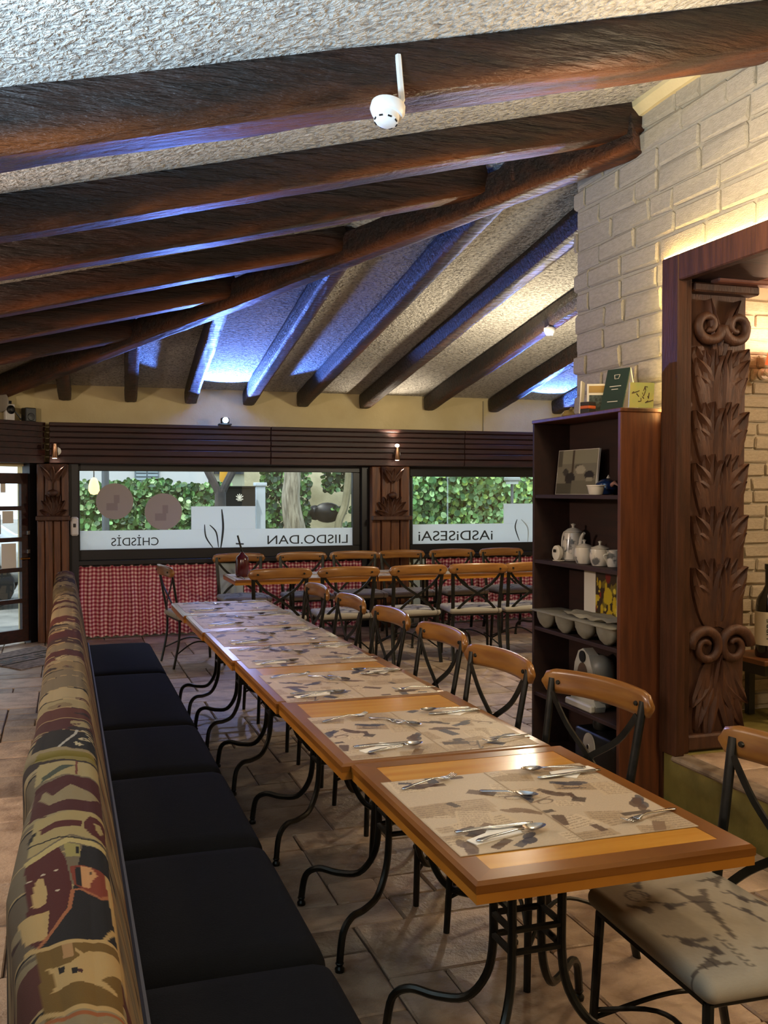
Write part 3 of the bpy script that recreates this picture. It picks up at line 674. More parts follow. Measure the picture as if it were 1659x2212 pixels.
# ------------------------------------------------------------------ tables
def table(x0, x1, y0, y1, label, group, ped=True, long=False):
    cx, cy = (x0 + x1) / 2, (y0 + y1) / 2; t = thing('dining_table', label, 'table', (cx, cy, 0), 0, group); hx, hy = (x1 - x0) / 2 - .002, (y1 - y0) / 2 - .002; zt, th, b = .75, .05, .062
    # rail boards with mitred corners and chamfered outer edge
    def side(p, q, nrm):   # p->q along outer edge, nrm outward
        p = Vector(p); q = Vector(q); n = Vector(nrm); d = (q - p).normalized(); pi = p - n * b + d * b; qi = q - n * b - d * b; c = .008
        V = []
        for (A, B, z) in ((p, q, zt - .026), (p, q, zt - c), (p - n * c + d * c, q - n * c - d * c, zt), (pi, qi, zt), (pi, qi, zt - .026)):
            V += [Vector((A.x, A.y, z)), Vector((B.x, B.y, z))]
        F_ = [(0, 1, 3, 2), (2, 3, 5, 4), (4, 5, 7, 6), (6, 7, 9, 8), (8, 9, 1, 0), (0, 2, 4, 6, 8), (1, 9, 7, 5, 3)]
        MB().add(V, F_).build('edge_board', M['edgewood'], t)
        p2 = p - n * .002 + d * .002; q2 = q - n * .002 - d * .002; V = [Vector((A.x, A.y, z)) for A, z in ((p2, zt - th), (q2, zt - th), (p2, zt - .0262), (q2, zt - .0262), (pi, zt - .0262), (qi, zt - .0262), (pi, zt - th), (qi, zt - th))]
        MB().add(V, [(0, 1, 3, 2), (2, 3, 5, 4), (4, 5, 7, 6), (6, 7, 1, 0), (0, 2, 4, 6), (1, 7, 5, 3)]).build('edge_underboard', M['goldstrip'], t)
    side((-hx, -hy, 0), (hx, -hy, 0), (0, -1, 0)); side((hx, -hy, 0), (hx, hy, 0), (1, 0, 0)); side((hx, hy, 0), (-hx, hy, 0), (0, 1, 0)); side((-hx, hy, 0), (-hx, -hy, 0), (-1, 0, 0))
    MB().box((-hx + b + .0005, -hy + b + .0005, zt - .045), (hx - b - .0005, hy - b - .0005, zt - .0008)).build('top_panel', M['topwood'], t)
    # iron pedestal: four tubes that sweep out into curled feet
    MB().box((-.17, -.17, .688), (.17, .17, .70), b=.003).build('mounting_plate', M['iron'], t)
    me = MB()
    for sx in (-1, 1):
        for sy in (-1, 1):
            a = math.atan2(sy * .30, sx * .34); e = Vector((math.cos(a), math.sin(a), 0)); o = Vector((sx * .075, sy * .06, 0))
            pts = smoothpath([o + Vector((0, 0, .69)), o + Vector((0, 0, .5)), o + Vector((0, 0, .34)), o + e * .02 + Vector((0, 0, .24)), o + e * .08 + Vector((0, 0, .165)), o + e * .17 + Vector((0, 0, .15)), o + e * .25 + Vector((0, 0, .155)), o + e * .305 + Vector((0, 0, .12)), o + e * .325 + Vector((0, 0, .03))], 4)
            m = MB().tube(pts, .0125, 8); f = o + e * .325
            m.lathe([(.001, .0), (.016, .001), (.017, .012), (.010, .020), (.015, .03), (.001, .042)], (f.x, f.y, 0), 10); m.build('leg', M['iron'], t, True)
    for z in (.36, .42):
        m = MB()
        for s in (-1, 1): m.tube([(-.075, s * .06, z), (.075, s * .06, z)], .010, 6); m.tube([(s * .075, -.06, z), (s * .075, .06, z)], .010, 6)
        m.build('brace', M['iron'], t)
    return t
def TX(y): return .835 - .0145 * (y - 1.92)      # left edge of the row drifts slightly
TY = [1.92, 2.89, 3.83, 4.83, 5.85, 6.68, 7.48]; TW = .735
TN = ['nearest', 'second', 'third', 'fourth', 'fifth', 'last']
for i in range(6):
    x = TX((TY[i] + TY[i + 1]) / 2) + (.012, -.004, .0, .0, .002, 0)[i]
    table(x, x + TW, TY[i], TY[i + 1], '%s honey-coloured wooden table of the long row beside the bench' % TN[i], 'tables of the long laid row')
# ---- printed placemats
def matprint(seed):
    r = random.Random(seed); nx, ny = 110, 200; w, l = .325, .60
    xs = np.linspace(-w / 2, w / 2, nx); ys = np.linspace(-l / 2, l / 2, ny); X, Y = np.meshgrid(xs, ys); X = X.ravel(); Y = Y.ravel()
    base = np.array(srgb('#b8a488')); C = np.tile(base, (X.size, 1)); nz = RNG.random(X.size)[:, None]; C = C * (.93 + .1 * nz)
    def put(mask, h, k=1.0): C[mask] = C[mask] * (1 - k) + np.array(srgb(h)) * k
    for _ in range(16):   # pasted newspaper strips
        cx, cy, a, b, t = r.uniform(-w / 2, w / 2), r.uniform(-l / 2, l / 2), r.uniform(.02, .09), r.uniform(.02, .06), r.uniform(-.3, .3)
        u = (X - cx) * math.cos(t) + (Y - cy) * math.sin(t); v = -(X - cx) * math.sin(t) + (Y - cy) * math.cos(t); m_ = (abs(u) < a) & (abs(v) < b)
        put(m_, r.choice(['#c7b292', '#a8906f', '#bda684', '#9d8462']), .8); put(m_ & (np.floor(v / .0075) % 2 == 0) & (abs(u) < a * .85) & (RNG.random(X.size) < .7), '#6d5742', .55)
    for _ in range(15):   # dark photographs and shapes
        cx, cy, t = r.uniform(-w / 2, w / 2), r.uniform(-l / 2, l / 2), r.uniform(0, PI); h = r.choice(['#3b2b22', '#2a2c3c', '#553c2a', '#6e5238', '#30303c', '#4a3020'])
        u = (X - cx) * math.cos(t) + (Y - cy) * math.sin(t); v = -(X - cx) * math.sin(t) + (Y - cy) * math.cos(t); k = r.random()
        if k < .4: put((abs(u) < r.uniform(.018, .05)) & (abs(v) < r.uniform(.008, .02)), h, .9)
        elif k < .75:
            put(inell(u, v, 0, 0, r.uniform(.025, .045), .017), h, .9); put(inell(u, v, .03, .016, .028, .012), h, .85); put((abs(u + .03) < .024) & (abs(v - .006) < .012), h, .85)
        else:
            q = inell(u, v, 0, 0, .028, .018) & ~inell(u, v, .002, .003, .021, .012); put(q, '#5a4430', .8); put(seg(u, v, -.04, -.02, .04, -.012, .003), h, .8)
    put((abs(X) > w / 2 - .004) | (abs(Y) > l / 2 - .004), '#a08a6c', .6)
    V = [(x, y, .0012) for x, y in zip(X, Y)]; Fc = [(j * nx + i, j * nx + i + 1, (j + 1) * nx + i + 1, (j + 1) * nx + i) for j in range(ny - 1) for i in range(nx - 1)]
    mb = MB().add(V, Fc); n0 = len(mb.v); mb.box((-w / 2, -l / 2, 0), (w / 2, l / 2, .0010)); me = mb.mesh('placemat', MATP)
    paint(me, np.vstack([C, np.tile(base, (8, 1))])); return me
MATP = vmat('printed_paper', .55)
MP = [matprint(s) for s in (11, 23, 37)]
ROWY = [2.07, 2.92, 3.80, 4.60, 5.28, 6.03, 6.83]
RN = ['nearest', 'second', 'third', 'fourth', 'fifth', 'sixth', 'farthest']
ZTOP = .7502
def lab_row(i): return ('row %s from the viewpoint' % ('nearest', 'second', 'third', 'fourth', 'fifth', 'sixth', 'farthest')[i]) if 0 else {0: 'nearest place setting row', 1: 'second place setting row', 2: 'third place setting row', 3: 'fourth place setting row', 4: 'fifth place setting row', 5: 'sixth place setting row', 6: 'farthest place setting row'}[i]
def place_mat(k, x, y, label, rz=0, group='collage printed paper placemats'):
    o = ob('placemat', MP[k % 3], None, (x, y, ZTOP)); o.rotation_euler = (0, 0, rz); return tag(o, label, 'placemat', group)
# ---- cutlery
def prof_strip(pts, th=.0016):
    """pts: (x, halfwidth, z) along the length"""
    V = []; Fc = []
    for x, w, z in pts:
        for q, dz in ((-1, 0), (-.5, .0012), (.5, .0012), (1, 0)): V.append((x, q * w, z + dz + th))
        for q in (1, -1): V.append((x, q * w, z))
    for i in range(len(pts) - 1):
        for k in range(6): a = i * 6 + k; b = i * 6 + (k + 1) % 6; Fc.append((a, a + 6, b + 6, b))
    Fc.append(tuple(range(6))); n = len(pts) - 1; Fc.append(tuple(n * 6 + k for k in range(6))[::-1]); return V, Fc
def mk_spoon(L=.205, bw=.021):
    V, Fc = prof_strip([(-L / 2, .004, .002), (-L / 2 + .01, .009, .003), (-L / 2 + .04, .006, .006), (L / 2 - .085, .0032, .009), (L / 2 - .066, .004, .008)]); mb = MB().add(V, Fc); n = 16; R = 5; vs = []; cx = L / 2 - .032
    for i in range(R + 1):
        for j in range(n):
            a = 2 * PI * j / n; q = i / R; vs.append((cx + .034 * q * math.cos(a), bw * q * math.sin(a) * (1 - .15 * math.cos(a)), .0015 + .0095 * q * q))
    fs = [(i * n + j, i * n + (j + 1) % n, (i + 1) * n + (j + 1) % n, (i + 1) * n + j) for i in range(R) for j in range(n)]
    return mb.add(vs, fs)
def mk_fork(L=.20):
    V, Fc = prof_strip([(-L / 2, .004, .002), (-L / 2 + .01, .009, .003), (-L / 2 + .04, .006, .006), (L / 2 - .085, .0032, .011), (L / 2 - .066, .006, .009), (L / 2 - .052, .012, .006), (L / 2 - .044, .012, .005)]); mb = MB().add(V, Fc)
    for k in (-1.5, -.5, .5, 1.5):
        V, Fc = prof_strip([(L / 2 - .046, .0018, .005), (L / 2 - .02, .0016, .004), (L / 2, .001, .011)]); mb.add([(x, y + k * .0068, z) for x, y, z in V], Fc)
    return mb
def mk_knife(L=.215):
    V, Fc = prof_strip([(-L / 2, .006, .002), (-L / 2 + .02, .008, .003), (-L / 2 + .09, .006, .003), (-L / 2 + .1, .007, .002), (-L / 2 + .12, .0095, .0012), (L / 2 - .03, .0095, .001), (L / 2 - .008, .006, .001), (L / 2, .001, .001)], .003); return MB().add(V, Fc)
ME = {'spoon': mk_spoon().mesh('spoon', M['steel'], 'all'), 'fork': mk_fork().mesh('fork', M['steel'], 'all'), 'knife': mk_knife().mesh('knife', M['steel'], 'all'), 'dessert_spoon': mk_spoon(.165, .017).mesh('dessert_spoon', M['steel'], 'all'), 'dessert_fork': mk_fork(.165).mesh('dessert_fork', M['steel'], 'all')}
nk = MB(); nk.prism([(-.10, -.028), (.045, -.034), (.06, -.005), (.015, .055), (-.03, .02), (-.10, .01)], .0022); ME['napkin'] = nk.mesh('napkin', M['napkin'])
def put(kind, x, y, z, deg, label, cat=None, group=None):
    o = ob(kind, ME[kind], None, (x, y, z)); o.rotation_euler = (0, 0, math.radians(deg)); return tag(o, label, cat or kind.replace('dessert_', ''), group or kind.replace('_', ' ') + 's on the placemats')
for i, y0 in enumerate(ROWY):
    r = random.Random(i * 5 + 1); xl = TX(y0) + .035; xm = xl + .335; rn = lab_row(i); j = lambda s=.008: r.uniform(-s, s)
    place_mat(i, xl + .1625, y0 + .3, 'collage-printed placemat on the bench side of the %s' % rn, PI if i % 2 else 0)
    place_mat(i + 1, xm + .1545, y0 + .302, 'collage-printed placemat on the chair side of the %s' % rn, 0 if i % 2 else PI)
    zz = ZTOP + .0016
    # bench side: napkin under knife and spoon at the near end, fork at the far end
    put('napkin', xl + .15, y0 + .115 + j(), zz, 12 + j(9), 'folded white napkin under cutlery, bench side of the %s' % rn)
    put('knife', xl + .15, y0 + .135 + j(), zz + .0026, 4 + j(5), 'steel knife on the napkin, bench side of the %s' % rn)
    put('spoon', xl + .17, y0 + .085 + j(), zz + .0026, 11 + j(5), 'steel spoon on the napkin, bench side of the %s' % rn)
    put('fork', xl + .13, y0 + .545 + j(.012), zz, 14 + 10 * j(1), 'steel fork lying alone, bench side of the %s' % rn)
    # middle
    put('dessert_spoon', xl + .32 + j(.02), y0 + .40 + j(.02), zz, -52 + 20 * j(1), 'small spoon lying between the two placemats of the %s' % rn)
    if i >= 1: put('dessert_fork', xl + .26 + j(.01), y0 + .45 + j(.01), zz, -55, 'small fork lying left of the middle of the %s' % rn)
    # chair side
    put('napkin', xm + .23, y0 + .515 + j(), zz, 186 + 10 * j(1), 'folded white napkin under cutlery, chair side of the %s' % rn)
    put('knife', xm + .22, y0 + .50 + j(), zz + .0026, 184 + 5 * j(1), 'steel knife on the napkin, chair side of the %s' % rn)
    put('spoon', xm + .20, y0 + .548 + j(), zz + .0026, 176 + 5 * j(1), 'steel spoon on the napkin, chair side of the %s' % rn)
    put('fork', xm + .24, y0 + .09 + j(.012), zz, 188 + 10 * j(1), 'steel fork lying alone, chair side of the %s' % rn)
# ------------------------------------------------------------------ chairs
FAB = vmat('printed_seat_fabric', .85, bump=.15, bscale=500)
def seat_mesh():
    mb = MB().rbox((-.235, -.225, .435), (.235, .225, .492), .03, n=96, puff=.022); P3 = np.array([tuple(v) for v in mb.v]); x, y = P3[:, 0], P3[:, 1]
    C = np.tile(np.array(srgb('#a39a88')), (len(x), 1)) * (.94 + .08 * RNG.random(len(x)))[:, None]
    def put_(m_, h='#3a3230', k=.85): C[m_] = C[m_] * (1 - k) + np.array(srgb(h)) * k
    def tower(cx, cy, s, a):
        u = ((x - cx) * math.cos(a) + (y - cy) * math.sin(a)) / s; v = (-(x - cx) * math.sin(a) + (y - cy) * math.cos(a)) / s
        w = .03 + .22 * np.clip((.5 - v), 0, 1) ** 2.2; put_((abs(u) < w) & (v > -.5) & (v < .62) & ~((abs(u) < w * .55) & (v < -.28)), '#4a4038')
        put_((abs(u) < .16) & (abs(v + .12) < .02)); put_((abs(u) < .1) & (abs(v - .12) < .015))
    tower(.02, .0, .22, 1.3); tower(-.17, .17, .12, .2); tower(.17, -.17, .13, 3.6)
    rr = random.Random(5)
    for _ in range(9):
        cx, cy, a = rr.uniform(-.2, .2), rr.uniform(-.19, .19), rr.uniform(0, 6)
        put_(inell(x, y, cx, cy, .018, .012)); put_(seg(x, y, cx, cy, cx + .05 * math.cos(a), cy + .05 * math.sin(a), .006), '#4a4444'); put_(seg(x, y, cx + .03 * math.cos(a), cy + .03 * math.sin(a), cx + .04, cy + .03, .004), '#5a5450')
    for k in range(6): put_((abs(np.hypot(x + .10 + .018 * k, y - .07) - .009) < .0022), '#55504a', .8)
    for cx, cy in ((-.12, -.13), (.13, .13)):
        d = np.hypot(x - cx, y - cy); put_(abs(d - .03) < .003, '#4a4444'); put_(abs(d - .017) < .002, '#4a4444')
    me = mb.mesh('seat', FAB, 'all'); paint(me, C); return me
SEAT = seat_mesh()
def make_chair():
    c = thing('dining_chair', 'x', 'chair')
    ob('seat', SEAT, c)
    f = MB().tube([(.20, .20, .43), (-.20, .20, .43)], .011, 6); f.tube([(-.20, .20, .43), (-.205, -.2, .43), (.205, -.2, .43), (.20, .20, .43)], .011, 6); f.box((-.21, -.205, .418), (.21, .205, .436), b=.005); f.build('seat_frame', M['iron'], c)
    for s in (-1, 1):
        MB().tube([(s * .20, .195, .43), (s * .215, .215, 0)], [.0135, .0115], 8).build('leg', M['iron'], c, True)
        MB().tube(smoothpath([(s * .215, -.255, 0), (s * .208, -.205, .25), (s * .205, -.20, .45), (s * .212, -.235, .66), (s * .222, -.272, .88)], 4), .016, 8, flat=(.0165, .0105, (0, 1, 0))).build('leg', M['iron'], c, True)
        MB().tube(smoothpath([(s * .207, -.258, .83), (s * .125, -.256, .725), (0, -.244, .635), (-s * .115, -.225, .54), (-s * .195, -.205, .445)], 5), .01, 4, flat=(.011, .0035, (0, 1, 0))).build('cross_bar', M['iron'], c)
        MB().tube(smoothpath([(s * .207, .205, .13), (s * .14, .06, .21), (s * .14, -.06, .21), (s * .212, -.225, .13)], 5), .007, 6).build('stretcher', M['iron'], c, True)
    MB().tube(smoothpath([(-.208, .205, .15), (-.06, .12, .23), (.06, .12, .23), (.208, .205, .15)], 5), .007, 6).build('stretcher', M['iron'], c, True)
    # curved wooden top rail with rounded ends
    n = 22; V = []; Fc = []; hz = .048
    for i in range(n + 1):
        q = -1 + 2 * i / n; x = .262 * (q if abs(q) < .85 else math.copysign(.85 + .15 * math.sin((abs(q) - .85) / .15 * PI / 2), q)); y = -.275 - .035 * (1 - (x / .262) ** 2) + .018
        e = max(0, (abs(x) - .222) / .04); h = hz * math.sqrt(max(.02, 1 - e * e)); zc = .865
        for k in range(8):
            a = 2 * PI * (k + .5) / 8; V.append((x, y + .014 * math.copysign(abs(math.cos(a)) ** .6, math.cos(a)) - .012, zc + h * math.copysign(abs(math.sin(a)) ** .5, math.sin(a)) + .012 * (1 - (x / .262) ** 2)))
    for i in range(n):
        for k in range(8): a = i * 8 + k; b = i * 8 + (k + 1) % 8; Fc.append((a, b, b + 8, a + 8))
    Fc += [tuple(range(8))[::-1], tuple(n * 8 + k for k in range(8))]
    rl_ = MB().add(V, Fc).build('top_rail', M['railwood'], c, 'all')
    for s in (-1, 1):
        MB().lathe([(.001, -.022), (.0075, -.021), (.009, -.0175), (.009, .0175), (.0075, .021), (.001, .022)], (0, 0, 0), 10).build('rivet', M['iron'], rl_, True).matrix_local = T(s * .19, -.287, .868) @ rot('X', 90)
    c.scale = (1.1, 1.0, 1.0)
    return c
CH = make_chair(); used = [False]
def chair(x, y, deg, label, group):
    if not used[0]: used[0] = True; c = CH; c['label'] = label; c['group'] = group; c.location = (x, y, 0); c.rotation_euler = (0, 0, math.radians(deg)); return c
    c = dup(CH, label, (x, y, 0), math.radians(deg), group); c.scale = (1.1, 1.0, 1.0); return c
# chairs of the long row: facing -X (front = local +Y) => rotate +90
G1 = 'cross-back chairs along the long table'
for k, (yc, x, dg, lb) in enumerate(((2.17, 1.62, 84, 'nearest chair at the table end, printed seat fully seen'), (3.05, 1.56, 101, 'chair in front of the bookcase, wooden rail crossing its lower shelves'), (3.74, 1.475, 94, 'chair third along the row, its rail ending at the bookcase corner'),
                                  (4.52, 1.52, 93, 'chair fourth from the viewpoint along the long table'), (5.29, 1.51, 92, 'chair fifth from the viewpoint along the long table'), (6.05, 1.49, 92, 'chair sixth from the viewpoint along the long table'), (6.82, 1.46, 92, 'farthest chair along the long table'))):
    chair(x, yc, dg, lb, G1)
CH.scale = (1.25, .95, 1.0); CH.location = (1.585, 2.10, 0); CH.rotation_euler = (0, 0, math.radians(88))
# back tables by the window and their chairs
for k, (a, b) in enumerate(((1.53, 2.95), (2.96, 4.38), (4.39, 5.8))):
    x0, x1 = a, b; cx = (a + b) / 2
    t = table(x0, x1, 9.18, 9.92, ('wooden table at the left end of the row under the window', 'middle wooden table of the row under the window', 'wooden table of the window row, cut off by the bookcase')[k], 'tables of the row by the window')
G2, G3 = 'cross-back chairs on the near side of the window tables', 'cross-back chairs on the far side of the window tables'
nm = ['leftmost', 'second from the left', 'third from the left', 'fourth from the left', 'fifth, cut by the bookcase', 'rightmost']
for k, px in enumerate((603, 755, 900, 1040, 1152)):
    chair(P(px, 1200, Y=8.4).x, 8.66, (2, -2, 3, -8, -3)[k], 'chair with its back to the viewpoint at the window tables, %s' % nm[k], G2)
for k, px in enumerate((518, 652, 765, 868, 977, 1085)):
    chair(P(px, 1200, Y=10.5).x, 10.24, 180 + (2, 0, -1, 1, 0, 2)[k], 'chair under the window facing the room, %s' % nm[k], G3)
chair(1.14, 9.1, -82, 'single chair at the left head of the window tables, seen from the side', 'chair at the head of the window tables')
for k in range(9):
    x = 1.83 + .635 * (k // 2) ; far = k % 2
    if k >= 8: continue
    o = place_mat(k, x, 9.36 if not far else 9.74, 'pale placemat on the window tables, %s, %s side' % (('first from the left', 'second from the left', 'third from the left', 'fourth from the left')[k // 2], 'far' if far else 'near'), PI / 2, 'placemats on the window tables')
    sc_ = .9; o.scale = (sc_, sc_, 1)
    q = 1 if far else -1; s = ('far' if far else 'near'); c_ = ('first from the left', 'second from the left', 'third from the left', 'fourth from the left')[k // 2]
    put('fork', x - .2 * (-q), 9.36 if not far else 9.74, ZTOP + .002, 90 * (-q) + 4, 'fork on the window tables, %s placemat, %s side' % (c_, s), group='cutlery on the window tables')
    put('spoon', x + .18 * (-q), 9.36 if not far else 9.74, ZTOP + .002, 90 * (-q) - 5, 'spoon on the window tables, %s placemat, %s side' % (c_, s), group='cutlery on the window tables')
# dark red bottle-shaped vase at the end of the window tables
bt = P(490, 1238, Y=9.5); r = thing('decanter', 'dark red decanter with a cross-shaped stopper at the end of the window table', 'bottle', (1.66, 9.52, ZTOP))
MB().lathe([(.001, 0), (.055, .002), (.066, .02), (.066, .17), (.056, .20), (.026, .225), (.018, .245), (.001, .247)], (0, 0, 0), 18).build('body', mat('dark_red_glass', '#4a1214', .2, coat=.4), r, True)
MB().tube([(0, 0, .245), (-.045, 0, .41)], .009, 6).build('stopper', M['iron'], r); MB().tube([(-.062, 0, .33), (.015, 0, .325)], .007, 6).build('cross_handle', M['iron'], r)
# ------------------------------------------------------------------ bench with a printed back
bn = thing('bench', 'long bench with black seat cushions and a collage-printed upholstered back', 'bench', (0, 0, 0))
MB().box((-.05, .35, .06), (.56, 7.5, .33), b=.01).build('base', M['black'], bn)
MB().box((-.03, .4, 0), (.5, 7.45, .06)).build('plinth', M['blackpl'], bn)
SY = [.35, 1.48, 2.29, 3.10, 3.97, 4.80, 6.24, 7.5]
for a, b in zip(SY[:-1], SY[1:]):
    MB().rbox((.10, a + .004, .33), (.615, b - .004, .465), .055, n=14, puff=.018).build('seat_cushion', M['black'], bn, 'all')
def bx(y): return float(np.interp(y, [.3, 1.0, 1.16, 1.35, 1.6, 1.95, 2.06, 2.2, 2.3, 2.45, 2.7, 3.25, 4.6, 5.9, 6.1, 6.2, 6.5, 7.5], [-.03, -.03, -.034, -.055, -.078, -.066, -.056, -.074, -.082, -.078, -.066, -.064, -.058, -.052, -.046, -.06, -.06, -.055]))
def bz(y): return 1.0 + float(np.interp(y, [.3, 2.0, 2.2, 2.32, 2.6, 4.6, 6.0, 6.15, 6.25, 7.5], [0, 0, .004, .0, -.006, 0, 0, -.006, .012, .012]))
def c6(x, y, z=1.0): p = P(x / 3.935, 1650 + y / 3.935, Z=z); return (p.x, p.y)       # from a study crop of the print to the cover's plan
def pol(*q): return [c6(*p) for p in q]
DRAW = [('#7a5a20', pol((300, 1570), (1010, 1470), (1060, 2060), (380, 2160))), ('#c9a468', pol((380, 1740), (480, 1740), (600, 1725), (760, 1600), (1030, 1560), (1040, 1700), (860, 1830), (1000, 1890), (990, 1920), (800, 1880), (640, 1890), (430, 1950), (480, 1890), (440, 1790))),
        ('#15100c', pol((495, 1750), (550, 1750), (550, 1800), (500, 1800))), ('#15100c', pol((610, 1770), (660, 1770), (660, 1820), (615, 1825))), ('#4a2018', pol((665, 1775), (710, 1780), (700, 1810), (665, 1805))), ('#b98b58', pol((520, 1560), (610, 1555), (630, 1670), (540, 1690))),
        ('#c9a468', pol((640, 1600), (720, 1640), (760, 1600), (800, 1620), (720, 1690), (640, 1625))),
        ('#191512', pol((330, 1570), (620, 1100), (700, 700), (920, 700), (950, 1100), (1000, 1480))), ('#561c14', pol((205, 870), (480, 700), (560, 840), (620, 1100), (540, 1320), (330, 1560), (230, 1500), (230, 1200))),
        ('#c9a468', pol((270, 1210), (280, 1060), (320, 985), (365, 990), (405, 1110), (390, 1200), (310, 1230))), ('#c9a468', pol((150, 1290), (420, 1265), (400, 1500), (210, 1500))), ('#8a3a22', pol((590, 900), (700, 870), (930, 900), (940, 1060), (880, 1130), (700, 1075), (630, 1050))),
        ('#191512', pol((640, 900), (690, 890), (720, 1060), (650, 1050))), ('#d69a62', pol((685, 880), (770, 880), (830, 940), (780, 1000), (760, 1060), (700, 1060))), ('#15100c', pol((760, 920), (780, 920), (780, 940), (760, 940))), ('#a89858', pol((540, 700), (680, 700), (680, 800), (560, 820))), ('#15100c', pol((640, 720), (670, 720), (670, 780), (645, 780))),
        ('#c9b070', pol((205, 830), (590, 640), (900, 660), (900, 700), (700, 690), (590, 690), (220, 870))),
        ('#b29a64', pol((240, 700), (300, 480), (700, 400), (900, 410), (900, 640), (600, 620), (240, 800))), ('#561c14', pol((710, 500), (760, 440), (890, 440), (900, 620), (780, 600), (720, 550))), ('#b29a64', pol((800, 490), (850, 480), (880, 520), (850, 570), (810, 540))), ('#561c14', pol((340, 560), (480, 510), (700, 490), (690, 540), (460, 570), (340, 610))),
        ('#15100c', pol((230, 650), (300, 560), (300, 600), (250, 680))),
        ('#4c1a16', pol((240, 480), (300, 190), (560, 130), (840, 120), (880, 400), (640, 410), (330, 450))), ('#9a8660', pol((330, 300), (380, 230), (450, 280), (600, 200), (720, 220), (850, 260), (770, 310), (600, 320), (420, 360))),
        ('#b09a68', pol((290, 170), (330, 20), (650, 0), (830, 0), (850, 110), (540, 120))), ('#4a5040', pol((360, 120), (520, 50), (640, 40), (520, 90), (350, 160))), ('#7a4030', pol((640, 0), (660, 0), (660, 110), (640, 110))),
        ('#8a7838', pol((260, -10), (330, -90), (800, -110), (830, -20), (500, -10))),
        ('#14120f', pol((260, -110), (310, -230), (420, -290), (830, -290), (850, -130), (500, -130)))]
LET = []
def back_cover(y0, y1, name, idx):
    ys = [y0]
    while ys[-1] < y1: ys.append(ys[-1] + max(.0022, .0012 * ys[-1] ** 2 * .8))
    ys[-1] = y1; V = []; S = []
    prof0 = None
    for iy, y in enumerate(ys):
        e = min(1, (y - y0) / .03, (y1 - y) / .03); e = math.sqrt(max(.0, 1 - (1 - e) ** 2)); sh = (1 - e) * .018
        xl, zt_ = bx(y) + sh * .5, bz(y) - sh; xr = .062; pr = []
        for k in range(28): pr.append((xl - .012, .12 + (zt_ - .16) * k / 28))
        for k in range(18): a = PI - PI / 2 * k / 17; pr.append((xl + .030 + .042 * math.cos(a), zt_ - .042 + .042 * math.sin(a)))
        for k in range(1, 46): pr.append((xl + .03 + (xr - .03 - xl - .03) * k / 45, zt_ + .006 * math.sin(PI * k / 45)))
        for k in range(1, 18): a = PI / 2 - PI / 2 * k / 17; pr.append((xr - .03 + .035 * math.cos(a), zt_ - .035 + .035 * math.sin(a)))
        for k in range(1, 31): q = k / 30; pr.append((xr + .005 + (.155 - xr - .005) * q + .012 * math.sin(PI * q), zt_ - .035 - (zt_ - .035 - .40) * q))
        if prof0 is None: prof0 = len(pr)
        V += [(x, y, z) for x, z in pr]
    n = prof0; Fc = [(i * n + k, i * n + k + 1, (i + 1) * n + k + 1, (i + 1) * n + k) for i in range(len(ys) - 1) for k in range(n - 1)]
    Fc.append(tuple(range(n))); Fc.append(tuple((len(ys) - 1) * n + k for k in range(n))[::-1])
    mb = MB().add(V, Fc); me = mb.mesh(name, TAP, 'all'); A = np.array(V); X, Y, Z = A[:, 0].copy(), A[:, 1], A[:, 2]
    # unrolled coordinate across: plan x on top, plus the drop of the faces
    s = X.copy(); top = Z > np.array([bz(y) for y in Y]) - .035; fr_ = (~top) & (X > .03); s[fr_] = .065 + (.965 - Z[fr_]); bk = (~top) & (X < .0); s[bk] = X[bk] - (.965 - Z[bk])
    pal = ['#8a7450', '#4c1c18', '#a28e64', '#5a2a1e', '#6a5a44', '#2a1c18', '#9a8662', '#3c2018', '#7a6a50', '#b09a70']
    C = np.zeros((len(X), 3)); r = random.Random(idx * 7 + 2); yb = y0 - 3.0
    while yb < y1 + 2.6:
        h = r.uniform(.07, .2); a = r.uniform(-.25, .35); w = Y - a * s + np.where((s < -.13) | (s > .12), .43 * np.floor((s + .13) / .21), 0); m_ = (w >= yb) & (w < yb + h); c = srgb(r.choice(pal)); C[m_] = c
        for _ in range(9):
            cs, cy, ra, rb = r.uniform(-.15, .6), yb + r.uniform(0, h), r.uniform(.015, .06), r.uniform(.01, .035); c2 = srgb(r.choice(pal)); q = m_ & inell(s, w, cs, cy, ra, rb); C[q] = c2
            q = m_ & seg(s, w, cs, cy, cs + r.uniform(-.08, .08), cy + r.uniform(-.04, .04), .004); C[q] = srgb(r.choice(pal))
        C[m_ & (w < yb + .006)] = srgb('#b89a68'); yb += h
    m_ = (s > .072); q = m_ & (np.floor((Y + .3 * s) / .13) % 2 == 0); C[q] = C[q] * .6 + np.array(srgb('#b08a58')) * .4
    for h, pg in DRAW[::-1]:
        pass
    for h, pg in sorted(DRAW, key=lambda d: 0):
        q = inpoly(X, Y, pg) & (s > -.12) & (s < .11); C[q] = srgb(h)
    def line(pa, w, h):
        for (a, b) in zip(pa[:-1], pa[1:]): p, q = c6(*a), c6(*b); m2 = seg(X, Y, p[0], p[1], q[0], q[1], w) & (s > -.12) & (s < .12); C[m2] = srgb(h)
    line([(230, 1560), (330, 1580), (640, 1540), (1010, 1470)], .005, '#c9a468'); line([(330, 1560), (480, 1400), (590, 1260), (620, 1100), (690, 1080), (860, 1130), (930, 1070), (950, 960)], .003, '#b06a40'); line([(330, 2110), (500, 2130), (900, 2070), (1060, 2040)], .005, '#c9a468'); line([(310, 2180), (600, 2170), (1080, 2090)], .004, '#a86030')
    line([(880, 1500), (970, 1340)], .003, '#c9a468'); line([(910, 900), (1000, 1340), (1060, 1620)], .004, '#c9a468'); line([(240, 700), (500, 650), (900, 640)], .003, '#15100c')
